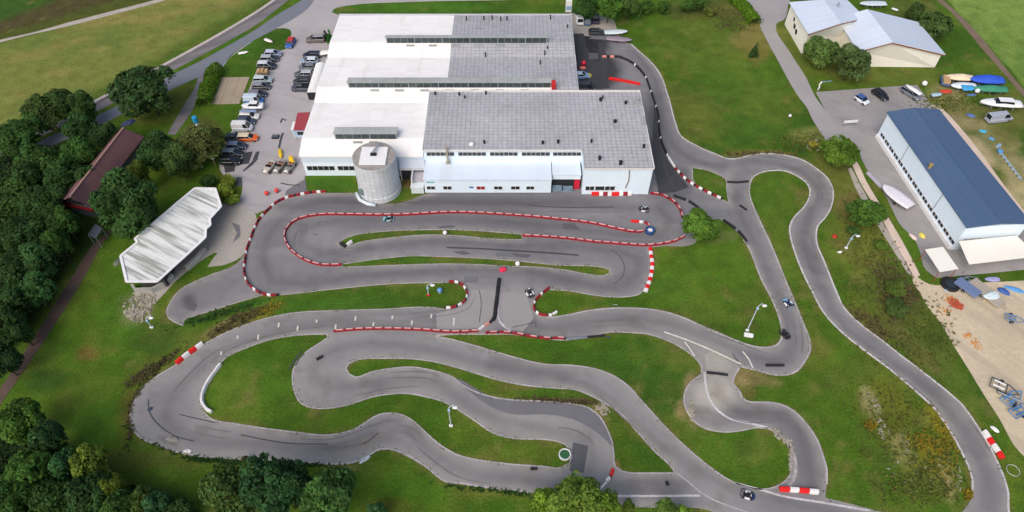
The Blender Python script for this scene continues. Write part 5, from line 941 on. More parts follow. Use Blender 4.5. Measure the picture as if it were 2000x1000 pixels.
# motor tugs (three beige open vehicles)
def tug(u, v, label, body, a=255):
    p = P(u, v, .5); e = empty('open_top_car', (p.x, p.y, .03), R(a), label, 'car', 'beige open cars parked below the yellow kayak')
    m = paint(*body); k = 1.0
    MB().loft([rrect(x, hw, a_, b, .1) for x, hw, a_, b in ((-1.9, .55, .4, .75), (-1.7, .72, .3, .9), (-.2, .78, .25, .92), (.6, .7, .3, .95), (1.5, .55, .35, .9), (1.8, .42, .4, .8))]).build('body', m, e, bevel=.03)
    MB().box(-1.1, .25, -.58, .58, .93, .97).build('cockpit', M_black, e)
    for s in (-1, 1): MB().loft([rrect(-.75, .24, .95, 1.05, .03), rrect(-.35, .24, .95, 1.02, .03), rrect(-.3, .2, .95, 1.0, .02)]).build('seat', paint(176, 120, 96), e).location = (0, s * .3, 0)
    MB().loft([[(.35, -.6, .95), (.4, -.6, .95), (.4, .6, .95), (.35, .6, .95)], [(.15, -.5, 1.3), (.19, -.5, 1.3), (.19, .5, 1.3), (.15, .5, 1.3)]]).build('windscreen', M_cglass, e)
    MB().ball((1.55, 0, .92), .32, .38, .12).build('spare_wheel', M_white, e)
    for s in (-1, 1):
        MB().disc((1.75, s * .42, .8), .13, .12, 10, 'x').build('headlight', M_lampw, e)
        for x in (-1.2, 1.2): wheel(e, x, s * .78, .34, .18)
tug(526, 327, 'beige open car with a pale hood, leftmost of the three by the yellow kayak', (196, 186, 170)); tug(546, 326, 'grey beige open car with a white bonnet in the middle of the three', (150, 142, 132)); tug(566, 327, 'brownish open car under the yellow kart, rightmost of the three', (140, 136, 132))
# ---- boats
def boat(u, v, ang, L, W, H, hull, top, label, name='covered_boat', cat='boat', group=None, ridge=.45, cabin=None, z=.35, cradle=True, z0=None):
    p = P(u, v, H * .6); e = empty(name, (p.x, p.y, (.03 if z0 is None else z0)), R(ang), label, cat, group)
    key = [(-.5, .78), (-.4, .9), (-.2, 1), (.05, 1), (.25, .86), (.38, .6), (.46, .3), (.5, .04)]; rgb_ = random.Random(int(u * 7 + v)); rings = []
    tt = [-.5 + k / 19 for k in range(20)]; st = [(t, float(np.interp(t, [a for a, _ in key], [b for _, b in key]))) for t in tt]
    for t, w_ in st:
        x, hw = t * L, W / 2 * w_; k0 = z + (.0 if t < .2 else (t - .2) * H * .9)
        rings.append([(x, -hw, H), (x, -hw * .8, (k0 + H) * .5), (x, 0, k0), (x, hw * .8, (k0 + H) * .5), (x, hw, H)])
    MB().loft(rings, closed=False).build('hull', paint(*hull), e, smooth=True)
    rings = []
    for t, w_ in st:
        x, hw = t * L, W / 2 * w_ * 1.03; h = H + ridge * (.72 - (t * 1.6) ** 2 * .5 + .45 * math.exp(-((t + .08) / .16) ** 2) + .16 * (rgb_.random() - .5)); h = max(h, H + .06); sag = 1 - .06 * rgb_.random()
        rings.append([(x, -hw, H - .12), (x, -hw * .96, H + (h - H) * .25), (x, -hw * .5, H + (h - H) * .7 * sag), (x, 0, h), (x, hw * .5, H + (h - H) * .7 * sag), (x, hw * .96, H + (h - H) * .25), (x, hw, H - .12)])
    MB().loft(rings, closed=False).build('cover' if ridge > .2 else 'deck', paint(*top, .7), e, smooth=True)
    if cabin:
        MB().loft([[(-.28 * L, -W * .3, H + .1), (.18 * L, -W * .28, H + .1), (.18 * L, W * .28, H + .1), (-.28 * L, W * .3, H + .1)], [(-.25 * L, -W * .26, H + .75), (.08 * L, -W * .24, H + .75), (.08 * L, W * .24, H + .75), (-.25 * L, W * .26, H + .75)]]).build('cabin', M_cglass, e)
        MB().box(-.26 * L, .09 * L, -W * .27, W * .27, H + .751, H + .83).build('cabin_roof', paint(*cabin), e, bevel=.03)
    if cradle:
        c = MB(); c.box(-.35 * L, .3 * L, -.08, .08, .12, .24)
        for x in (-.3 * L, 0, .22 * L): c.box(x - .06, x + .06, -W * .4, W * .4, 0.12, z + .3)
        c.build('cradle', M_steel, e)
        for s_ in (-1, 1): wheel(e, -.12 * L, s_ * W * .42, .3, .2)
    return e
boat(1872,154,176,6.4,2.3,1.2,(150,140,126),(232,214,182),'cream covered boat, upper left of the four parked boats',ridge=.7); boat(1880,170,178,5.8,2.3,1.1,(52,54,60),(224,232,238),'white boat with a blue canvas half, lower left of the four parked boats',ridge=.45); boat(1925,159,178,7.6,3.0,1.5,(40,60,120),(44,88,206),'large boat under a bright blue tarpaulin',ridge=.9); boat(1932,176,176,7.6,2.3,1.1,(40,96,84),(60,140,110),'long boat under a green tarpaulin below the blue one',ridge=.7)
pb = P(1885, 170, 1.4); e = empty('boat_canvas', (pb.x, pb.y, 1.25), R(178), 'bright blue canvas lying over the right half of the white boat', 'canvas')
MB().loft([[(x, -hw, .0), (x, -hw * .5, .32), (x, 0, .42), (x, hw * .5, .32), (x, hw, .0)] for x, hw in ((-1.9, .7), (-1.4, .98), (0, 1.12), (.7, 1.15))], closed=False).build('canvas', paint(64, 160, 214, .7), e, smooth=True)
boat(1953,204,174,9.0,2.9,1.4,(232,232,232),(238,238,240),'large white cruiser boat with dark blue cabin stripes',ridge=.35,cabin=(236,236,240)); boat(1750,385,120,7.0,3.0,1.3,(214,208,216),(226,222,230),'pale lilac white hull standing beside the long boat hall',ridge=.15); boat(1704,9,180,7.0,2.2,1.1,(226,228,230),(206,220,230),'white open boat behind the cream house roof',ridge=.1)
boat(494,209,180,4.9,2.2,1.2,(228,230,232),(232,234,236),'white motorboat with a dark window band in the lawn edge row',ridge=.25,cabin=(236,236,232)); boat(632,105,200,3.6,1.7,.9,(226,226,222),(236,234,228),'small covered white boat by the hall wall next to the navy car',ridge=.3); boat(1203,64,6,6.0,1.9,.9,(196,206,210),(206,218,222),'silver grey boat above the bend of the east track',ridge=.2); boat(1209,78,-8,6.4,1.9,.9,(142,128,140),(150,136,148),'mauve grey hull lying on the inside of the east track bend',ridge=.15)
boat(486,221.5,182,3.8,.8,1.95,(120,134,166),(128,146,180),'blue grey canoe strapped on the white car roof','canoe',ridge=.1,z=1.6,cradle=False,z0=.0); boat(1782,180,120,4.2,1.2,1.95,(232,234,236),(238,238,238),'white dinghy strapped on the grey estate car','dinghy',ridge=.2,z=1.6,cradle=False,z0=.0)
boat(525,80,-32,2.6,.9,.4,(226,208,206),(238,226,224),'pinkish white rowing shell on the lawn near the blue car','dinghy',ridge=.18,z=.02,cradle=False); boat(475.5,103.5,18,2.4,.8,.35,(220,220,216),(238,238,236),'white rowing shell alone on the lawn beside the road','dinghy',ridge=.18,z=.02,cradle=False); boat(1829,186,12,2.6,1.1,.6,(92,146,188),(172,200,216),'tiny pale blue boat at the left end of the boat yard','dinghy',ridge=.1,z=.1,cradle=False); boat(1748,19,-40,1.8,.8,.4,(226,228,230),(236,238,240),'tiny white dinghy right of the open boat behind the cream house','dinghy',ridge=.1,z=.02,cradle=False); boat(548,301,-72,2.9,.8,.35,(206,170,24),(226,188,30),'yellow kayak standing out above the three open cars','kayak',ridge=.16,z=.02,cradle=False)
# ================================================================== TRACK FURNITURE
M_bblack = mat('black_rubber_barrier', S(40, 40, 44), .8, (1, .2), (4, .2), obj=True); M_bw = mat('white_barrier_plastic', S(232, 230, 230), .5, (1, .08), (4, .06), obj=True); M_bred = mat('red_barrier_plastic', S(146, 36, 48), .5, (1, .15), (4, .12), obj=True); M_bgrey = mat('grey_barrier_tube', S(120, 126, 140), .6, (1, .15), (4, .1), obj=True); M_bsal = mat('faded_salmon_plastic', S(224, 150, 136), .55, (1, .15), (4, .1), obj=True)
BC = {'r': M_bred, 'w': M_bw, 'p': M_pink, 'k': M_bblack, 'g': M_bgrey, 's': M_bsal, 'R': mat('bright_red_plastic', S(224, 36, 36), .45, (1, .08), (4, .06), obj=True)}
def barrier(px, pattern, label, wd=.42, h=.5, seg=None, closed=False, name='track_barrier', cat='barrier', gap=.02, group=None, first=None):
    """pattern: list of (colour key, length) repeated along the run"""
    pts = PX(px, closed, 8); d = [0]
    for a, b in zip(pts, pts[1:]): d.append(d[-1] + (b - a).length)
    T = d[-1]; c = pts[len(pts) // 2]; c3 = Vector((c.x, c.y, .045)); e = empty(name, c3, 0, label, cat, group)
    per = sum(l for _, l in pattern); n = max(1, round(T / per)); n = min(n, 96 // len(pattern)); k = T / (n * per)
    def at(s):
        s = min(max(s, 0), T)
        for i in range(len(d) - 1):
            if s <= d[i + 1] + 1e-9:
                f = (s - d[i]) / max(d[i + 1] - d[i], 1e-9); return pts[i].lerp(pts[i + 1], f), (pts[i + 1] - pts[i]).normalized()
        return pts[-1], (pts[-1] - pts[-2]).normalized()
    s = 0
    for j in range(n):
        for key, l in pattern:
            a, b = s + gap, s + l * k - gap; s += l * k; m = max(2, int((b - a) / 1.0) + 1); rings = []
            for q in range(m + 1):
                p, t = at(a + (b - a) * q / m); nn = Vector((-t.y, t.x)) * wd / 2; r = .14 if wd > .4 else .08
                sh = .88 if (q in (0, m)) else 1.0
                prof = [(-1, 0), (1, 0), (.95, h * .35), (.72, h * .75), (.45, h), (-.45, h), (-.72, h * .75), (-.95, h * .35)]
                rings.append([(p.x + nn.x * x * sh - c3.x, p.y + nn.y * x * sh - c3.y, z) for x, z in prof])
            if key == 'p':
                bb = MB().loft(rings).build('barrier_block', BC['r'], e)
                MB().loft([[(Vector(p_) - Vector(r_[4])) * 1.0 + Vector(r_[4]) + Vector((0, 0, dz)) for p_, dz in ((Vector(r_[3]).lerp(Vector(r_[4]), .55), .0), (r_[4], .03), (r_[5], .03), (Vector(r_[6]).lerp(Vector(r_[5]), .55), .0))] for r_ in rings]).build('highlight_top', BC['p'], bb)  # pale strip paints the light caught along the top of the red block
            else: MB().loft(rings).build('barrier_block', BC[key], e)
    return e
RW = [('r', .45), ('p', 1.25)]
barrier([(637,375),(610,377),(585,381),(560,387),(541,396),(524,411),(508,428),(497,448),(489,470),(482,490),(479,510),(477,530),(480,545),(488,558),(500,568),(515,575),(530,578),(545,577)], [('r', 1.1), ('w', .75), ('r', .9), ('k', .45)], 'long red and white barrier curving round the west end of the oval by the shelter')
barrier([(668,518),(640,519),(620,517),(595,508),(575,495),(562,480),(556,465),(558,452),(566,440),(580,430),(600,424),(630,420),(680,420),(740,421),(800,420),(850,417),(900,416),(950,418),(1000,421),(1050,425),(1100,430),(1150,436),(1185,443),(1215,450),(1245,454),(1256,453)], RW, 'longest red and pale barrier looping round the hairpin and running past the silo')
barrier([(1020,461),(1060,463),(1110,467),(1160,473),(1210,477),(1250,480),(1270,480),(1300,476),(1320,471),(1337,462)], RW, 'red and pale barrier from the end of the thin grass island to the round tree')
barrier([(1270,379),(1290,381),(1305,388),(1318,397),(1328,410),(1333,427)], [('r', .7), ('p', 1.0), ('k', .3)], 'short curved red and white barrier between the hall corner and the round tree')
barrier([(1232,433),(1245,434),(1256,435)], [('R', 1.6), ('w', .8)], 'short red barrier with a white stripe by the blue tyre ring', seg=None); barrier([(1259,435),(1267,440),(1267,446),(1258,452)], [('r', .9), ('p', .9)], 'small bent red barrier piece beside the blue tyre ring')
barrier([(1207,112),(1224,118),(1240,128),(1252,140),(1262,154),(1268,170),(1274,188),(1280,206),(1285,222),(1287,249),(1292,279),(1304,306)], [('k', 1.6), ('k', 1.6), ('k', 1.5), ('w', .5)], 'black tyre barrier with pale joints along the east bend behind the hall')
barrier([(1305,308),(1311,318),(1318,328)], [('w', 1.0)], 'plain white barrier piece between the black and red runs', gap=.05); barrier([(1319,330),(1327,339),(1342,353),(1362,366),(1385,378),(1411,390)], [('r', .8), ('w', .8), ('k', .4)], 'red white and black barrier edging the small triangular grass patch')
barrier([(652,648),(675,646),(700,644),(750,643),(795,644),(825,645),(875,649),(905,649),(935,647)], RW, 'straight red and pale barrier dividing the start grid from the lower track'); barrier([(935,646),(942,640),(952,634),(961,628)], [('w', 1.0), ('s', .9), ('k', .5)], 'short slanting barrier joining the straight run to the black tyre wall')
barrier([(975,546),(973,560),(971,580),(968,600),(966,620),(962,627)], [('k', 1.4), ('k', 1.0)], 'black tyre wall standing across the middle of the start straight', .75, .6, name='tyre_wall')
barrier([(948,651),(975,650),(1000,651),(1020,655),(1050,660),(1075,662),(1095,661),(1105,663)], [('r', .9), ('p', 1.2), ('k', .3)], 'red barrier along the top edge of the middle lawn'); barrier([(1108,663),(1140,660),(1180,656)], [('g', 2.6), ('k', 2.2)], 'grey and black tube lying beyond the red barrier on the middle lawn edge', .4, .35, name='tube_barrier')
barrier([(877,551),(893,552),(905,558),(912,570),(912,582),(906,591),(895,598),(882,602),(868,602)], [('r', 1.0), ('w', .8), ('k', .3)], 'red and white barrier round the blunt end of the lawn with the blue ball'); barrier([(1073,563),(1062,571),(1052,580),(1045,588),(1042,600),(1045,608),(1053,615),(1065,617),(1078,616)], [('r', 1.7), ('k', .3), ('w', .7)], 'red barrier wrapped round the pointed west end of the right lawn'); barrier([(1079,615),(1088,610)], [('w', 1.0)], 'white tipped end piece of the barrier at the right lawn')
barrier([(1270,484),(1272,500),(1274,515),(1272,535),(1268,550),(1260,571)], [('R', .95), ('w', .95)], 'flat red and white striped kerb block line at the right end of the oval', .8, .22, name='striped_kerb', cat='kerb')
barrier([(345,711),(370,691),(397,672)], [('R', 1.35), ('w', 1.35)], 'fat red and white block barrier on the outer edge of the left bend', .8, .7); barrier([(432,712),(418,731),(405,750),(396,772),(395,785),(402,799),(415,806)], [('w', 2.2)], 'continuous white barrier curving along the inside of the left bend', .6, .6); barrier([(1920,843),(1938,869),(1957,897)], [('w', 1.2), ('R', 1.0)], 'red and white block barrier on the grass beside the far right bend', .8, .7); barrier([(1521,956),(1558,958),(1597,962)], [('R', 1.2), ('w', 1.1)], 'red and white block barrier across the end of the inner loop road', .8, .7)
barrier([(1155,380),(1193,381),(1233,380)], [('R', 1.5), ('w', .8), ('r', .9), ('w', .8)], 'red and white block barrier at the foot of the kart hall front wall', .7, .7); barrier([(1197,917),(1193,930),(1184,941)], [('R', 1.8), ('k', .3), ('w', 1.2)], 'small red white and black barrier by the overhanging yellow green tree', .55, .5); barrier([(1184,943),(1171,956)], [('w', 1.6)], 'thin white barrier tail next to the overhanging yellow green tree', .35, .4)
barrier([(1315,383),(1326,387),(1340,392),(1360,404),(1368,412)], [('k', 1.5), ('k', 1.2), ('g', .5)], 'black tube barrier running from the hall corner to the round tree', .45, .45, name='tube_barrier'); barrier([(1412,431),(1430,443),(1447,458),(1456,470),(1461,479)], [('k', 1.5), ('k', 1.2), ('g', .5)], 'black tube barrier curving along the lawn right of the round tree', .5, .45, name='tube_barrier')
barrier([(1189,155),(1215,159),(1250,166)], [('R', 3.0)], 'bright red beam lying across the black east yard', .5, .6, name='red_beam', gap=.01); barrier([(1176,112),(1192,112),(1206,112)], [('s', 1.0), ('k', .8)], 'rusty and black barrier stub at the inner start of the east bend', .45, .5)
for px, lb in (([(1420,356),(1440,357),(1461,355)], 'straight black tube across the road at the top of the right loop'), ([(1445,402),(1449,406),(1454,407),(1458,411)], 'kinked black tube lying on the link road near the round tree'), ([(1495,714),(1531,714)], 'black tube lying on the bottom of the right hairpin'), ([(1179,923+28),(1181,957)], 'short black mark block on the pit strip'), ([(1036,916),(1049,916)], 'short black tube near the painted ring on the lower track'), ([(1380,728),(1400,730),(1421,733)], 'thick black tube closing the pale link to the inner loop')):
    if lb.startswith('short black mark'): px = [(1301,941),(1305,949)]
    barrier(px, [('k', 2.0)], lb, .5, .3, name='tube_barrier', gap=.0)
barrier([(618,703),(631,696)], [('k', 1.4)], 'dark slab block lying on the left bulb of the lower track', .6, .25, name='rubber_slab', cat='slab'); barrier([(678,480),(688,473)], [('w', 1.4)], 'white block at the left tip of the thin grass island', .6, .6, name='white_block', cat='block'); barrier([(665,476),(676,483)], [('k', 1.4)], 'black tyre block at the left tip of the thin grass island', .7, .5, name='tyre_block', cat='block')
# tyre rings
def ring(u, v, r, wd, h, m, label, inner=None, name='tyre_ring', cat='ring'):
    p = P(u, v, 0); e = empty(name, (p.x, p.y, .05), 0, label, cat); rings = []
    for k in range(21):
        a = 2 * math.pi * k / 20; ca, sa = math.cos(a), math.sin(a); rings.append([(ca * (r + x), sa * (r + x), z) for x, z in ((-wd / 2, 0), (wd / 2, 0), (wd / 2, h * .8), (wd * .3, h), (-wd * .3, h), (-wd / 2, h * .8))])
    MB().loft(rings, cap=False).build('ring_wall', m, e)
    if inner: MB().disc((0, 0, h * .35), r - wd / 2 - .02, h * .6, 18).build('fill', inner, e)
    return e
ring(1269,453,.75,.45,.7,paint(34,70,120),'blue tyre ring with a white middle at the end of the red barrier',M_white); ring(1103,889,.85,.18,.4,M_white,'white ring planter on the tip of the lower lawn beside the dark patch',paint(54,104,62)); ring(1855,557,1.3,.7,.5,M_black,'round black pool like tyre on the sand by the small canopy',paint(48,56,66)); ring(1985,525,.1,.1,.1,M_black,'tiny black cap on the lot edge') if False else None
ring(1978,919,.9,.06,.1,paint(196,196,196),'thin pale hoop lying on the grass beside the far right bend',None,'hoop','hoop')
# red cushion
def mound(u, v, r, h, m, label, name, cat, sx=1.0, sy=1.0, rz=0.0, z=0.03, extra=None):
    p = P(u, v, h * .4); e = empty(name, (p.x, p.y, z), R(rz), label, cat); mb = MB(); rings = []
    rn = random.Random(int(u * 13 + v * 7)); sp = [.8 + .4 * rn.random() for _ in range(14)]; sp = [(sp[k - 1] + 2 * sp[k]) / 3 for k in range(14)]
    for t in (0, .2, .45, .68, .86, 1.0):
        rr = r * .9 * math.cos(t * math.pi / 2 * .97); rings.append([(rr * sx * math.cos(a) * q_, rr * sy * math.sin(a) * q_, h * math.sin(t * math.pi / 2) * (.7 + .5 * rn.random()) if t else 0) for a, q_ in zip([2 * math.pi * k / 14 for k in range(14)], sp)])
    mb.loft(rings); mb.build('cover', m, e)
    if extra: extra(e)
    return e
def balloon(u, v, r, m, label, col2=None, H=1.0):
    p = P(u, v, r + .1); e = empty('ball_marker', (p.x, p.y, .03), 0, label, 'ball'); MB().ball((0, 0, r + .1), r, r, r, 16, 10).build('ball', m, e, smooth=True); MB().disc((0, 0, .08), r * .55, .16, 14).build('base', col2 or M_black, e)
M_rball = paint(226, 58, 52, .35)
balloon(520.5,377,.45,M_rball,'left one of two red balls on the tarmac above the oval barrier'); balloon(540,372,.45,M_rball,'right one of two red balls on the tarmac above the oval barrier'); balloon(1140,123,.62,paint(222,32,70),'large crimson ball beside the east wall of the hall'); balloon(859,567,.5,paint(96,150,206),'blue and white ball on the upper lawn near its barrier end',M_white); balloon(477,262+4,.55,paint(240,130,20),'orange ball next to the orange covered car')
for u, v, r, l in ((869,454.5,.42,'white ball on the thin upper grass island'),(1011,515,.45,'white ball on the long lower grass island'),(1543,226,.35,'tiny white ball alone on the big east lawn'),(1806,163,.6,'white round bollard by the top edge of the boat yard lot'),(1909,177,.6,'white ball float at the bow of the green covered boat'),(1640,508 if False else 491,.3,'white marker left of the lamp on the right meadow')):
    if u == 1640: continue
    balloon(u, v, r, M_white, l)
mound(1641,492,.4,.3,M_white,'small white sandbag below the lamp on the right meadow','sandbag','bag',1.3,.7); mound(1630,461,.5,.4,M_red,'small red bag on the right meadow near the lamp','sandbag','bag')
mound(982,526,.75,.6,paint(222,40,80,.6),'crimson cushion lying on the track at the head of the black tyre wall','cushion','cushion',1.1,.8,20); mound(1138,132,.7,.5,paint(226,120,100,.6),'salmon cushion below the crimson ball','cushion','cushion',1.2,.7); mound(1150,147,.8,.7,paint(196,186,34,.6),'yellow green tarp bundle beside the pale blue car in the east yard','tarp','tarp',1,.9); mound(571,316,.9,.7,paint(230,190,20,.5),'yellow kart body lying on the brownish open car','yellow_kart','kart',1.3,.7,-60,.95)
mound(1848,178,1.2,.35,paint(200,62,40,.7),'flat red tarpaulin under the jet ski trailer','tarp','tarp',1.4,.6); mound(1859,565,.9,.35,paint(140,180,206,.6),'pale blue sheet at the foot of the round black pool','tarp','tarp',1.7,.5); mound(1934,581,1.3,.45,paint(206,222,228,.6),'striped pale tarpaulin at the end of the sandy grey trailer','tarp','tarp',1.4,.7,15,.75); mound(1960,568,1.1,.45,paint(52,92,164,.6),'dark blue and white tarp on the sand','tarp','tarp',1.2,.7,-40); mound(1983,565,1.2,.3,paint(84,150,210,.6),'bright blue crescent tarp on the sand near the right edge','tarp','tarp',1.6,.5,-25); mound(1920,256,.8,.3,paint(72,170,196,.6),'turquoise tarp on the dirt below the silver camper','tarp','tarp',1.2,.7); mound(1937,271,.7,.3,paint(84,150,206,.6),'light blue sheet just below the turquoise tarp','tarp','tarp',1.2,.6,-50); mound(1951,284,.8,.25,paint(150,180,206,.6),'pale blue sheet third in the row below the camper','tarp','tarp',1.5,.5,40); mound(1896,225,.9,.3,paint(86,110,170,.6),'blue and white sheet left of the silver camper','tarp','tarp',1.2,.7,-30); mound(1899,185,.9,.25,paint(86,116,170,.6),'small blue sheet under the green covered boat','tarp','tarp',1.4,.5); mound(1940,545,1.1,.35,paint(160,160,206,.6),'lilac and white sheet on the weedy strip by the wide canopy','tarp','tarp',1.5,.6)
mound(1801,459,.7,.4,paint(230,212,90,.6),'yellow sack beside the ledge of the boat hall','sack','sack',.8,1.2,20); mound(1783,462,.7,.35,paint(226,206,200,.6),'pale pink sack at the lot edge left of the yellow sack','sack','sack',.6,1.5,25); mound(1943,838,.6,.25,M_white,'white crumpled sheet on grass above the far right block barrier','sheet','sheet',.7,1.3,30); mound(712,897,.9,.35,paint(206,214,222,.6),'pale grey debris heap on the grass at the lower track bend','debris_heap','debris',.4,1.1,-50); mound(366,881,.5,.35,M_white,'white bag on the outer edge of the lower left bend','bag','bag',1.4,.7); mound(337,858,.8,.4,paint(150,146,140,.8),'grey rubble bag inside the lower left bend','rubble_bag','bag',1.6,.6,-8); mound(455,383,.8,.5,paint(232,184,30,.7),'yellow flower tuft in front of the garden shrubs','flower_tuft','flowers')
mound(230,511,1.0,.5,paint(120,128,112,.8),'grey green tarp heap under the trees by the dirt road','tarp_heap','tarp',.8,1.3,-30); mound(268,272,1.4,.6,paint(44,54,92,.7),'navy tarp on the right end of the dark red roof','roof_tarp','tarp',1.2,.6,40,4.6)
# rubble area (uncountable stones) and white weeds stones
def stones(name, ells, n, smin, smax, col, seed, label):
    rg = random.Random(seed); mb = MB()
    for _ in range(n):
        cx, cy, rx, ry, rot = ells[rg.randrange(len(ells))]; a = rg.random() * 6.28; q_ = rg.random() ** .6; dx, dy = rx * q_ * math.cos(a), ry * q_ * math.sin(a); t = R(rot)
        p = P(cx + dx * math.cos(t) - dy * math.sin(t), cy + dx * math.sin(t) + dy * math.cos(t)); s = smin + (smax - smin) * rg.random() ** 2; b = rg.random() * 3
        ca, sa = math.cos(b), math.sin(b); v = [(-1, -.7, 0), (1, -.6, 0), (.8, .7, 0), (-.7, .8, 0), (-.6, -.4, .6), (.5, -.4, .8), (.5, .4, .55), (-.4, .5, .7)]
        mb.add([(p.x + (x * ca - y * sa) * s, p.y + (x * sa + y * ca) * s, z * s + .01) for x, y, z in v], [(3, 2, 1, 0), (4, 5, 6, 7), (0, 1, 5, 4), (1, 2, 6, 5), (2, 3, 7, 6), (3, 0, 4, 7)])
    tag(mb.build(name, col), label, 'stones', kind='stuff')
M_stone = mat('pale_stone', S(158, 152, 138), .95, (.6, .25), (3, .2))
stones('rubble', [(272,600,30,30,-20),(262,612,20,12,0),(285,585,20,16,0)], 420, .1, .4, M_stone, 3, 'pale concrete rubble scattered below the corrugated shelter'); stones('field_stones', [(1705,790,12,45,-22),(1725,840,12,20,-20),(1770,880,14,40,-28),(1800,920,70,40,0),(1870,930,10,30,-12)], 240, .05, .2, M_stone, 5, 'small pale stones strewn over the weedy slope at the right'); stones('edge_stones', [(1352,800,6,22,0),(1590,285,16,12,0),(1178,800,16,10,40),(1525,850,26,8,40),(1545,890,4,30,0)], 240, .08, .32, M_stone, 6, 'pale stones along the inner loop edge and the road bend')
stones('red_rubble', [(1863,592,14,8,30),(1872,598,10,6,20)], 260, .08, .3, mat('red_rubble_stone', S(176, 84, 62), .95, (.6, .25), (3, .2)), 8, 'brick red rubble spread on the sand'); stones('orange_rubble', [(1852,584,16,8,20),(1845,608,14,10,0),(1905,672,18,8,40),(1888,655,8,6,0)], 260, .05, .22, mat('orange_rubble_stone', S(196, 142, 84), .95, (.6, .25), (3, .2)), 9, 'orange brown rubble spread around the red rubble on the sand')
M_weed = mat('weed_leaves', S(96, 106, 44, .8), .9, (.3, .3), (2, .3)); M_weedy = mat('yellow_weed_flowers', S(150, 132, 40, .8), .9, (.3, .3), (2, .3)); M_scrub = mat('dry_scrub', S(100, 92, 60, .8), .95, (.3, .3), (2, .3))
def tufts(name, ells, n, s0, s1, m, seed, label):
    rg = np.random.default_rng(seed); vs = []; fs = []
    for _ in range(n):
        cx, cy, rx, ry, rot = ells[rg.integers(len(ells))]; a = rg.random() * 6.28; q_ = rg.random() ** .5 * (1 + .3 * rg.normal()); dx, dy = rx * q_ * math.cos(a), ry * q_ * math.sin(a); t = R(rot); p = P(cx + dx * math.cos(t) - dy * math.sin(t), cy + dx * math.sin(t) + dy * math.cos(t))
        pq = (p.x, p.y)
        if inside(np.array([p.x]), np.array([p.y]), TRACKC)[0] and not any(inside(np.array([p.x]), np.array([p.y]), LOOPS[id(h)])[0] for h in HOLES): continue
        for k in range(5):
            b = rg.random() * 6.28; s = s0 + (s1 - s0) * rg.random(); l = s * (.5 + .8 * rg.random()); ca, sa = math.cos(b), math.sin(b); n0 = len(vs)
            vs += [(p.x - sa * l * .35, p.y + ca * l * .35, 0), (p.x + sa * l * .35, p.y - ca * l * .35, 0), (p.x + ca * l + sa * l * .2, p.y + sa * l - ca * l * .2, s * .8), (p.x + ca * l * .8 - sa * l * .2, p.y + sa * l * .8 + ca * l * .2, s)]; fs.append((n0, n0 + 1, n0 + 2, n0 + 3))
    mb = MB(); mb.v = vs; mb.f = fs; tag(mb.build(name, m), label, 'weeds', kind='stuff')
tufts('weeds', [(1740,810,80,90,-30),(1820,900,70,70,0),(1790,950,90,30,0),(1700,620,60,100,-35),(1800,660,70,60,-40),(1690,470,50,100,-20),(1560,280,60,20,0),(1850,200,60,16,0)], 2600, .1, .35, M_weed, 1, 'olive weeds over the rough slopes at the right')
tufts('yellow_weeds', [(1835,890,36,50,-20),(1850,840,20,50,-35),(1800,860,20,20,0),(1893,968,8,10,0),(520,606,36,10,-20),(1700,830,10,10,0)], 700, .1, .3, M_weedy, 2, 'yellow flowering weeds on the slope inside the far right bend'); tufts('scrub', [(1755,590,40,40,-35),(1740,545,40,50,-30),(1700,640,50,20,40),(465,628,55,12,-24),(265,800,12,60,12),(300,720,60,10,-35),(1100,784,70,5,3),(1480,302,60,6,0),(1430,40,40,24,0)], 1900, .1, .4, M_scrub, 3, 'dry brown scrub on banks and track edges'); tufts('bank_grass', [(430,612,80,8,-17),(990,962,110,5,6),(300,860,60,8,28),(420,900,50,5,4),(560,908,80,5,0)], 700, .1, .35, mat('bank_grass_leaves', S(52, 86, 34, .8), .9, (.3, .3), (2, .3)), 4, 'rank green grass along the outer track banks')
rg = np.random.default_rng(21); V = []; Fc = []
for lp in [TRACKC] + [LOOPS[id(h)] for h in HOLES]:
    n = len(lp)
    for k in range(n):
        a, b = lp[k], lp[(k + 1) % n]; L = (b - a).length
        if L < 1e-6: continue
        t = (b - a) / L
        for _ in range(int(L * 3.2)):
            p = a + (b - a) * rg.random(); m_ = vnoise(np.array([p.x]), np.array([p.y]), 3.0, 5)[0]
            if m_ < .5: continue
            o = rg.normal() * .22; x, y = p.x - t.y * o, p.y + t.x * o
            for q in range(3):
                bb = rg.random() * 6.28; l_ = .1 + .16 * rg.random() * m_; ca, sa = math.cos(bb), math.sin(bb); n0 = len(V); V += [(x - sa * l_ * .4, y + ca * l_ * .4, .04), (x + sa * l_ * .4, y - ca * l_ * .4, .04), (x + ca * l_, y + sa * l_, .07 + l_ * .7)]; Fc.append((n0, n0 + 1, n0 + 2))
mb = MB(); mb.v = V; mb.f = Fc; tag(mb.build('edge_grass', mat('edge_grass_leaves', S(74, 92, 40, .9), .9, (.3, .3), (2, .3))), 'ragged grass growing over the kerbs along the track edges', 'grass', kind='stuff')
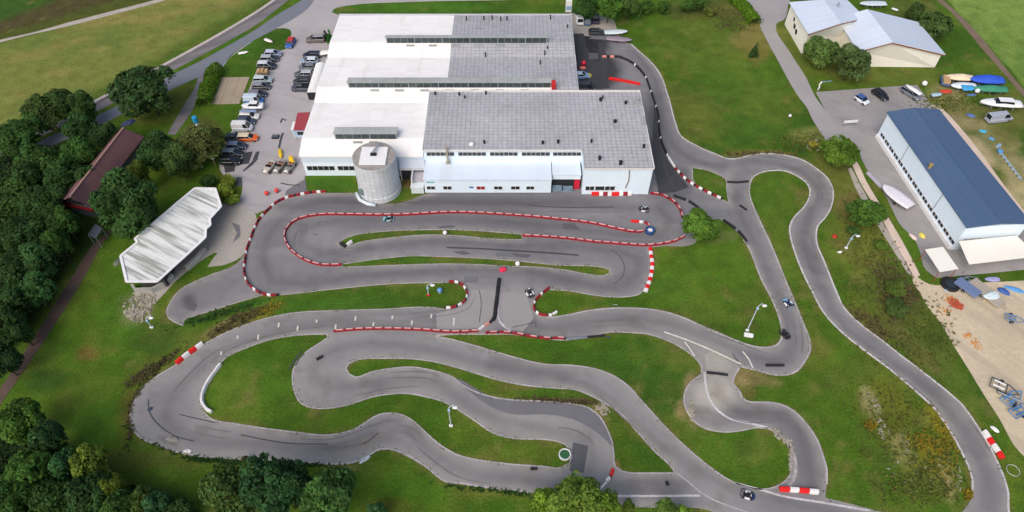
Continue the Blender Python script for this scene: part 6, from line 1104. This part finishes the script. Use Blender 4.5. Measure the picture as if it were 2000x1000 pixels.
# lamps
def lamp(u0, v0, u1, v1, label, two=True, base=None):
    b = P(u0, v0, 0); h = hgt(b.x, b.y, v1); e = empty('floodlight_mast', (b.x, b.y, .02), 0, label, 'lamp'); M = mat('lamp_pole_metal', S(196, 206, 214), .4, (1, .08), (4, .05), obj=True)
    MB().tube([(0, 0, 0), (0, 0, h)], .11, 8, .07).build('pole', M, e); MB().box(-.3, .3, -.2, .2, 0, .3).build('base', base or M_white, e, bevel=.05)
    MB().tube([(0, 0, h - .05), (.35, .25, h + .1), (.8, .45, h + .12)], .06, 6).build('arm', M, e)
    MB().loft([rrect(.6, .16, h, h + .2, .05), rrect(1.05, .24, h - .02, h + .24, .06), rrect(1.35, .14, h + .03, h + .2, .05)]).build('lamp_head', M_white, e, bevel=.02); MB().loft([rrect(-.15, .18, h - .9, h - .5, .05), rrect(.2, .2, h - .9, h - .5, .05)]).build('floodlight', paint(150, 186, 214), e)
    return e
lamp(1459,646,1486,598,'tall floodlight mast on the right lawn inside the hairpin'); lamp(881,832,877,797,'floodlight mast on the lower middle lawn by the inner bend'); lamp(837,577,833,558,'lamp post with a red base on the upper lawn beside the blue ball',base=M_red); lamp(1652,485,1668,462,'lamp post standing on the right meadow near the low shrub'); lamp(297,640,284,622,'lamp post below the rubble left of the west apron')
for u, v, l in ((1462,655,'white concrete block at the foot of the tall floodlight mast'),):
    p = P(u, v, .2); e = empty('concrete_block', (p.x, p.y, .02), R(-12), l, 'block'); MB().box(-.75, .75, -.35, .35, 0, .5).build('block', M_white, e, bevel=.08)
# wind sock like tube
b = P(421, 322, 0); h = hgt(b.x, b.y, 300); e = empty('windsock', (b.x, b.y, .02), 0, 'red tipped white windsock pole on the small lawn above the garden shrubs', 'windsock'); MB().tube([(0, 0, 0), (0, 0, h * .55)], .14, 8, .12).build('pole', paint(150, 120, 96), e); MB().tube([(0, 0, h * .55), (-.1, .1, h * .85)], .34, 10, .45).build('white_sleeve', M_white, e, smooth=True); MB().tube([(-.1, .1, h * .85), (-.25, .2, h * 1.12), (-.35, .25, h * 1.25)], .48, 10, .3).build('red_sleeve', M_rball, e, smooth=True)
b = P(389, 252, 0); e = empty('water_tank', (b.x, b.y, .02), 0, 'bright blue tank on a white stand behind the olive tree', 'tank'); MB().disc((0, 0, 2.6), .55, 1.5, 14).build('tank', paint(40, 150, 200), e, bevel=.1); MB().disc((0, 0, .9), .35, 1.8, 12).build('stand', M_white, e)
e = empty('sign_board', P(1658, 246, 0), R(6), 'white sign board beside the boat yard entrance', 'sign'); MB().box(-1.6, 1.6, -.05, .05, .9, 1.6).build('board', M_white, e, bevel=.02); MB().box(-1.4, -1.3, -.04, .04, 0, .9).build('post', M_steel, e); MB().box(1.3, 1.4, -.04, .04, 0, .9).build('post', M_steel, e)
e = empty('tall_sign', P(1110, 24, 0), 0, 'white and blue box sign standing behind the back corner of the hall', 'sign'); MB().box(-.8, .8, -.4, .4, .2, 3.6).build('cabinet', M_white, e, bevel=.05); MB().box(-.7, .7, -.46, -.4, 1.0, 2.0).build('panel', paint(150, 186, 214), e)
e = empty('white_statue', P(1597, 176, 0), 0, 'thin white twisted post with a pale blue arm at the lot corner', 'post'); MB().tube([(0, 0, 0), (.15, 0, .8), (-.1, 0, 1.6), (.2, 0, 2.4)], .2, 8, .14).build('post', M_white, e, smooth=True); MB().tube([(.2, 0, 2.3), (1.6, .3, 2.2), (2.8, .5, 2.3)], .14, 8, .06).build('arm', paint(130, 150, 186), e)
e = empty('garden_statue', P(1568, 100, 0), 0, 'small white pedestal at the road corner of the cream house', 'pedestal'); MB().disc((0, 0, .6), .3, 1.2, 10, r1=.22).build('pedestal', M_white, e); MB().disc((0, 0, 1.3), .42, .2, 10).build('top', M_white, e)
e = empty('drain_grate', P(538.5, 268.5, 0), 0, 'black and grey grated box on the tarmac right of the orange covered car', 'grate'); MB().box(-.75, .75, -.55, .55, .0, .4).build('box', M_black, e, bevel=.05); g_ = MB()
for k in range(5): g_.box(-.55 + k * .25, -.45 + k * .25, -.4, .4, .401, .44)
g_.build('bar', M_steel, e)
# frames and masts on the sand
def frame_trailer(u, v, a, L, W, col, label, mast=False):
    p = P(u, v, .4); e = empty('boat_trailer', (p.x, p.y, .03), R(a), label, 'trailer'); m = paint(*col); mb = MB()
    for s in (-1, 1): mb.tube([(-L / 2, s * W / 2, .45), (L * .3, s * W / 2, .45), (L / 2 + .8, 0, .45)], .08, 6)
    for x in (-L / 2, -L * .15, L * .2): mb.tube([(x, -W / 2, .45), (x, W / 2, .45)], .07, 6)
    mb.build('frame', m, e)
    sp = MB()
    for s in (-1, 1): sp.box(-L * .4, L * .1, s * W * .25 - .12, s * W * .25 + .12, .55, .72)
    sp.build('bunk', M_white if mast else m, e)
    for s in (-1, 1): wheel(e, -.2, s * (W / 2 + .18), .3, .2)
    if mast: MB().tube([(-.5, -W * .7, .5), (L * .9, -W * .7, .75)], .12, 8).build('boom', M_steel, e)
frame_trailer(1957,756,-35,3.4,2.0,(60,64,70),'white and black boat trailer frame with a long pale boom on the sand',True); frame_trailer(1975,778,28,3.4,1.6,(82,140,190),'blue trailer frame just below the white boom on the sand'); frame_trailer(1993,802,22,3.6,1.6,(56,120,176),'dark blue trailer frame at the right picture edge on the sand'); frame_trailer(1978,622,-20,2.4,1.4,(110,140,176),'small blue frame half sunk in the grey sand patch'); frame_trailer(1888,548,12,3.0,1.5,(120,130,150),'grey trailer frame on the weeds in front of the wide canopy')
p0, p1 = P(1955,296, .5), P(1997,350, .5); c = (p0 + p1) / 2; e = empty('boat_mast', (c.x, c.y, .03), math.atan2((p1 - p0).y, (p1 - p0).x), 'long pale blue mast lying on the sandy ground right of the boat hall', 'mast'); L = (p1 - p0).length
MB().tube([(-L / 2, 0, .3), (L / 2, 0, .3)], .16, 8, .1).build('spar', paint(150, 182, 206), e); mb = MB()
for k in range(7): x = -L / 2 + L * (k + .3) / 7; MB().box(x - .2, x + .2, -.3, .3, .0, .28).build('block', paint(186, 192, 200), e)
MB().ball((-L / 2 - .2, 0, .4), .7, .55, .4).build('sail_bag', paint(84, 150, 206), e, smooth=True)
p0, p1 = P(1694,337, .2), P(1722,366, .2); c = (p0 + p1) / 2; e = empty('edge_beam', (c.x, c.y, .03), math.atan2((p1 - p0).y, (p1 - p0).x), 'pale lilac beam along the lot edge by the wheel ruts', 'beam'); L = (p1 - p0).length; MB().box(-L / 2, L / 2, -.35, .35, 0, .35).build('beam', paint(186, 180, 196), e, bevel=.05)
# ---- karts with drivers
def kart(u, v, a, col, label, col2=(230, 232, 236)):
    p = P(u, v, .3); e = empty('go_kart', (p.x, p.y, .05), R(a), label, 'kart'); m, m2 = paint(*col), paint(*col2)
    f = MB()
    for s in (-1, 1): f.tube([(-.75, s * .32, .14), (.2, s * .32, .14), (.75, s * .22, .14)], .03, 6); f.tube([(-.5, s * .55, .16), (.35, s * .55, .16)], .035, 6)
    f.tube([(-.6, -.62, .14), (-.6, .62, .14)], .025, 6); f.tube([(.62, -.55, .13), (.62, .55, .13)], .025, 6); f.box(-.5, .75, -.3, .3, .09, .12); f.build('chassis', M_black, e)
    MB().loft([rrect(.72, .55, .08, .22, .04), rrect(.95, .5, .08, .26, .05), rrect(1.08, .3, .1, .22, .04)]).build('nose', m, e, bevel=.02)
    for s in (-1, 1): MB().loft([[(x, s * .42, z) for x, z in ((-.38, .1), (.42, .1), (.36, .26), (-.3, .28))], [(x, s * .68, z) for x, z in ((-.38, .1), (.42, .1), (.36, .22), (-.3, .26))]]).build('side_pod', m2, e, bevel=.03)
    MB().loft([rrect(-.42, .2, .12, .2, .03), rrect(-.1, .22, .12, .22, .03)]).build('seat', M_black, e); MB().loft([[(-.5, -.2, .15), (-.36, -.22, .15), (-.36, .22, .15), (-.5, .2, .15)], [(-.62, -.17, .6), (-.55, -.17, .6), (-.55, .17, .6), (-.62, .17, .6)]]).build('seat_back', M_black, e)
    MB().loft([rrect(.42, .16, .3, .5, .04), rrect(.55, .14, .2, .42, .04)]).build('front_panel', m2, e)
    sw = MB(); rings = []
    for k in range(13): t = 2 * math.pi * k / 12; rings.append([(.3 + .05 * math.sin(t) + .02 * x, .15 * math.cos(t) * (1 + .1 * x), .48 + .13 * math.sin(t) + .02 * z) for x, z in ((-1, 0), (0, 1), (1, 0), (0, -1))])
    sw.loft(rings, cap=False); sw.build('steering_wheel', M_black, e); MB().box(-.7, -.3, .34, .52, .12, .42).build('engine', M_steel, e, bevel=.03); MB().tube([(-.8, -.6, .2), (-.95, -.5, .2), (-.95, .5, .2), (-.8, .6, .2)], .05, 6).build('rear_bumper', m, e)
    for x, r_, wd, yy in ((-.6, .14, .2, .62), (.62, .13, .13, .6)):
        for s in (-1, 1): wheel(e, x, s * yy, r_, wd)
    return e
def driver(kt, suit, helmet, label, cloth):
    loc = kt.location; rz = kt.rotation_euler.z
    me = bpy.data.meshes.new('person')
    J = {'pel': ((-.3, 0, .3), .15), 'sp': ((-.4, 0, .52), .14), 'ch': ((-.44, 0, .74), .15), 'nk': ((-.42, 0, .9), .065), 'hd': ((-.39, 0, 1.02), .09)}
    E = [('pel', 'sp'), ('sp', 'ch'), ('ch', 'nk'), ('nk', 'hd')]
    for s, n in ((1, 'l'), (-1, 'r')):
        J.update({n + 'sh': ((-.42, .19 * s, .8), .065), n + 'el': ((-.15, .27 * s, .58), .05), n + 'wr': ((.16, .17 * s, .5), .034), n + 'pm': ((.24, .15 * s, .5), .036), n + 'hp': ((-.22, .1 * s, .27), .09), n + 'kn': ((.22, .2 * s, .42), .065), n + 'an': ((.58, .17 * s, .18), .045), n + 'ft': ((.68, .17 * s, .27), .035)})
        E += [('ch', n + 'sh'), (n + 'sh', n + 'el'), (n + 'el', n + 'wr'), (n + 'wr', n + 'pm'), ('pel', n + 'hp'), (n + 'hp', n + 'kn'), (n + 'kn', n + 'an'), (n + 'an', n + 'ft')]
        for k in range(4):
            J[n + 'f%da' % k] = ((.30, (.14 + .005 * k) * s, .535 - .022 * k), .011); J[n + 'f%db' % k] = ((.325 - .004 * k, (.115 + .004 * k) * s, .53 - .022 * k), .009); E += [(n + 'pm', n + 'f%da' % k), (n + 'f%da' % k, n + 'f%db' % k)]
        J[n + 'th'] = ((.27, .11 * s, .53), .011); E.append((n + 'pm', n + 'th'))
    ks = list(J); me.from_pydata([J[k][0] for k in ks], [(ks.index(a), ks.index(b)) for a, b in E], []); me.update(); me.materials.append(paint(*suit, .8))
    o = bpy.data.objects.new('person', me); COL.objects.link(o); o.location = loc; o.rotation_euler = (0, 0, rz)
    o.modifiers.new('skin', 'SKIN'); sv = me.skin_vertices[0].data
    for i, k in enumerate(ks): sv[i].radius = (J[k][1], J[k][1])
    sv[0].use_root = True
    sb = o.modifiers.new('sub', 'SUBSURF'); sb.levels = 1; sb.render_levels = 1
    tag(o, label, 'person', 'kart drivers on the track')
    hm = MB(); hm.ball((-.38, 0, 1.06), .15, .135, .15, 14, 10); hm.build('helmet', paint(*helmet), o, smooth=True); MB().loft([[(-.25, -.1, 1.02), (-.21, 0, 1.02), (-.25, .1, 1.02)], [(-.26, -.1, 1.1), (-.22, 0, 1.1), (-.26, .1, 1.1)]]).build('visor', M_cglass, o)
KARTS = [(1540,592,112,(120,170,210),'white and blue kart driving up the long right straight',(236,238,240),(40,70,120),(236,240,244),'person in a dark blue suit and white helmet driving up the right straight'),
 (1533,652,-60,(40,42,48),'all black kart at the apex of the right hairpin',(48,50,56),(34,36,42),(44,46,54),'person all in black at the apex of the right hairpin'),
 (1460,966,-18,(36,52,96),'dark blue and white kart on the bottom straight',(226,230,236),(34,38,52),(206,214,224),'person in a black suit with pale helmet on the bottom straight'),
 (1035,572,-70,(60,64,72),'white and grey kart at the right end of the start straight',(226,228,232),(52,54,60),(230,232,236),'person in grey with a white helmet beside the pointed right lawn'),
 (1258,408,160,(60,66,80),'white nosed kart on the top straight near the hall corner',(236,236,236),(44,50,66),(170,196,220),'person with a pale blue helmet on the top straight near the hall corner')]
for u, v, a, c1, l, c2, su, he, pl in KARTS: driver(kart(u, v, a, c1, l, c2), su, he, pl, '')
kart(759,426.5,178,(130,196,210),'pale turquoise kart parked under the long barrier near the silo',(150,200,206))
mound(293,799,.4,.35,paint(70,84,104,.7),'small dark blue debris at the outer line of the lower left bend','debris_heap','debris',1.3,.7,40)
for c in list(bpy.data.objects):
    if 'fixed' in c.keys(): del c['fixed']
scene.cycles.use_denoising = True
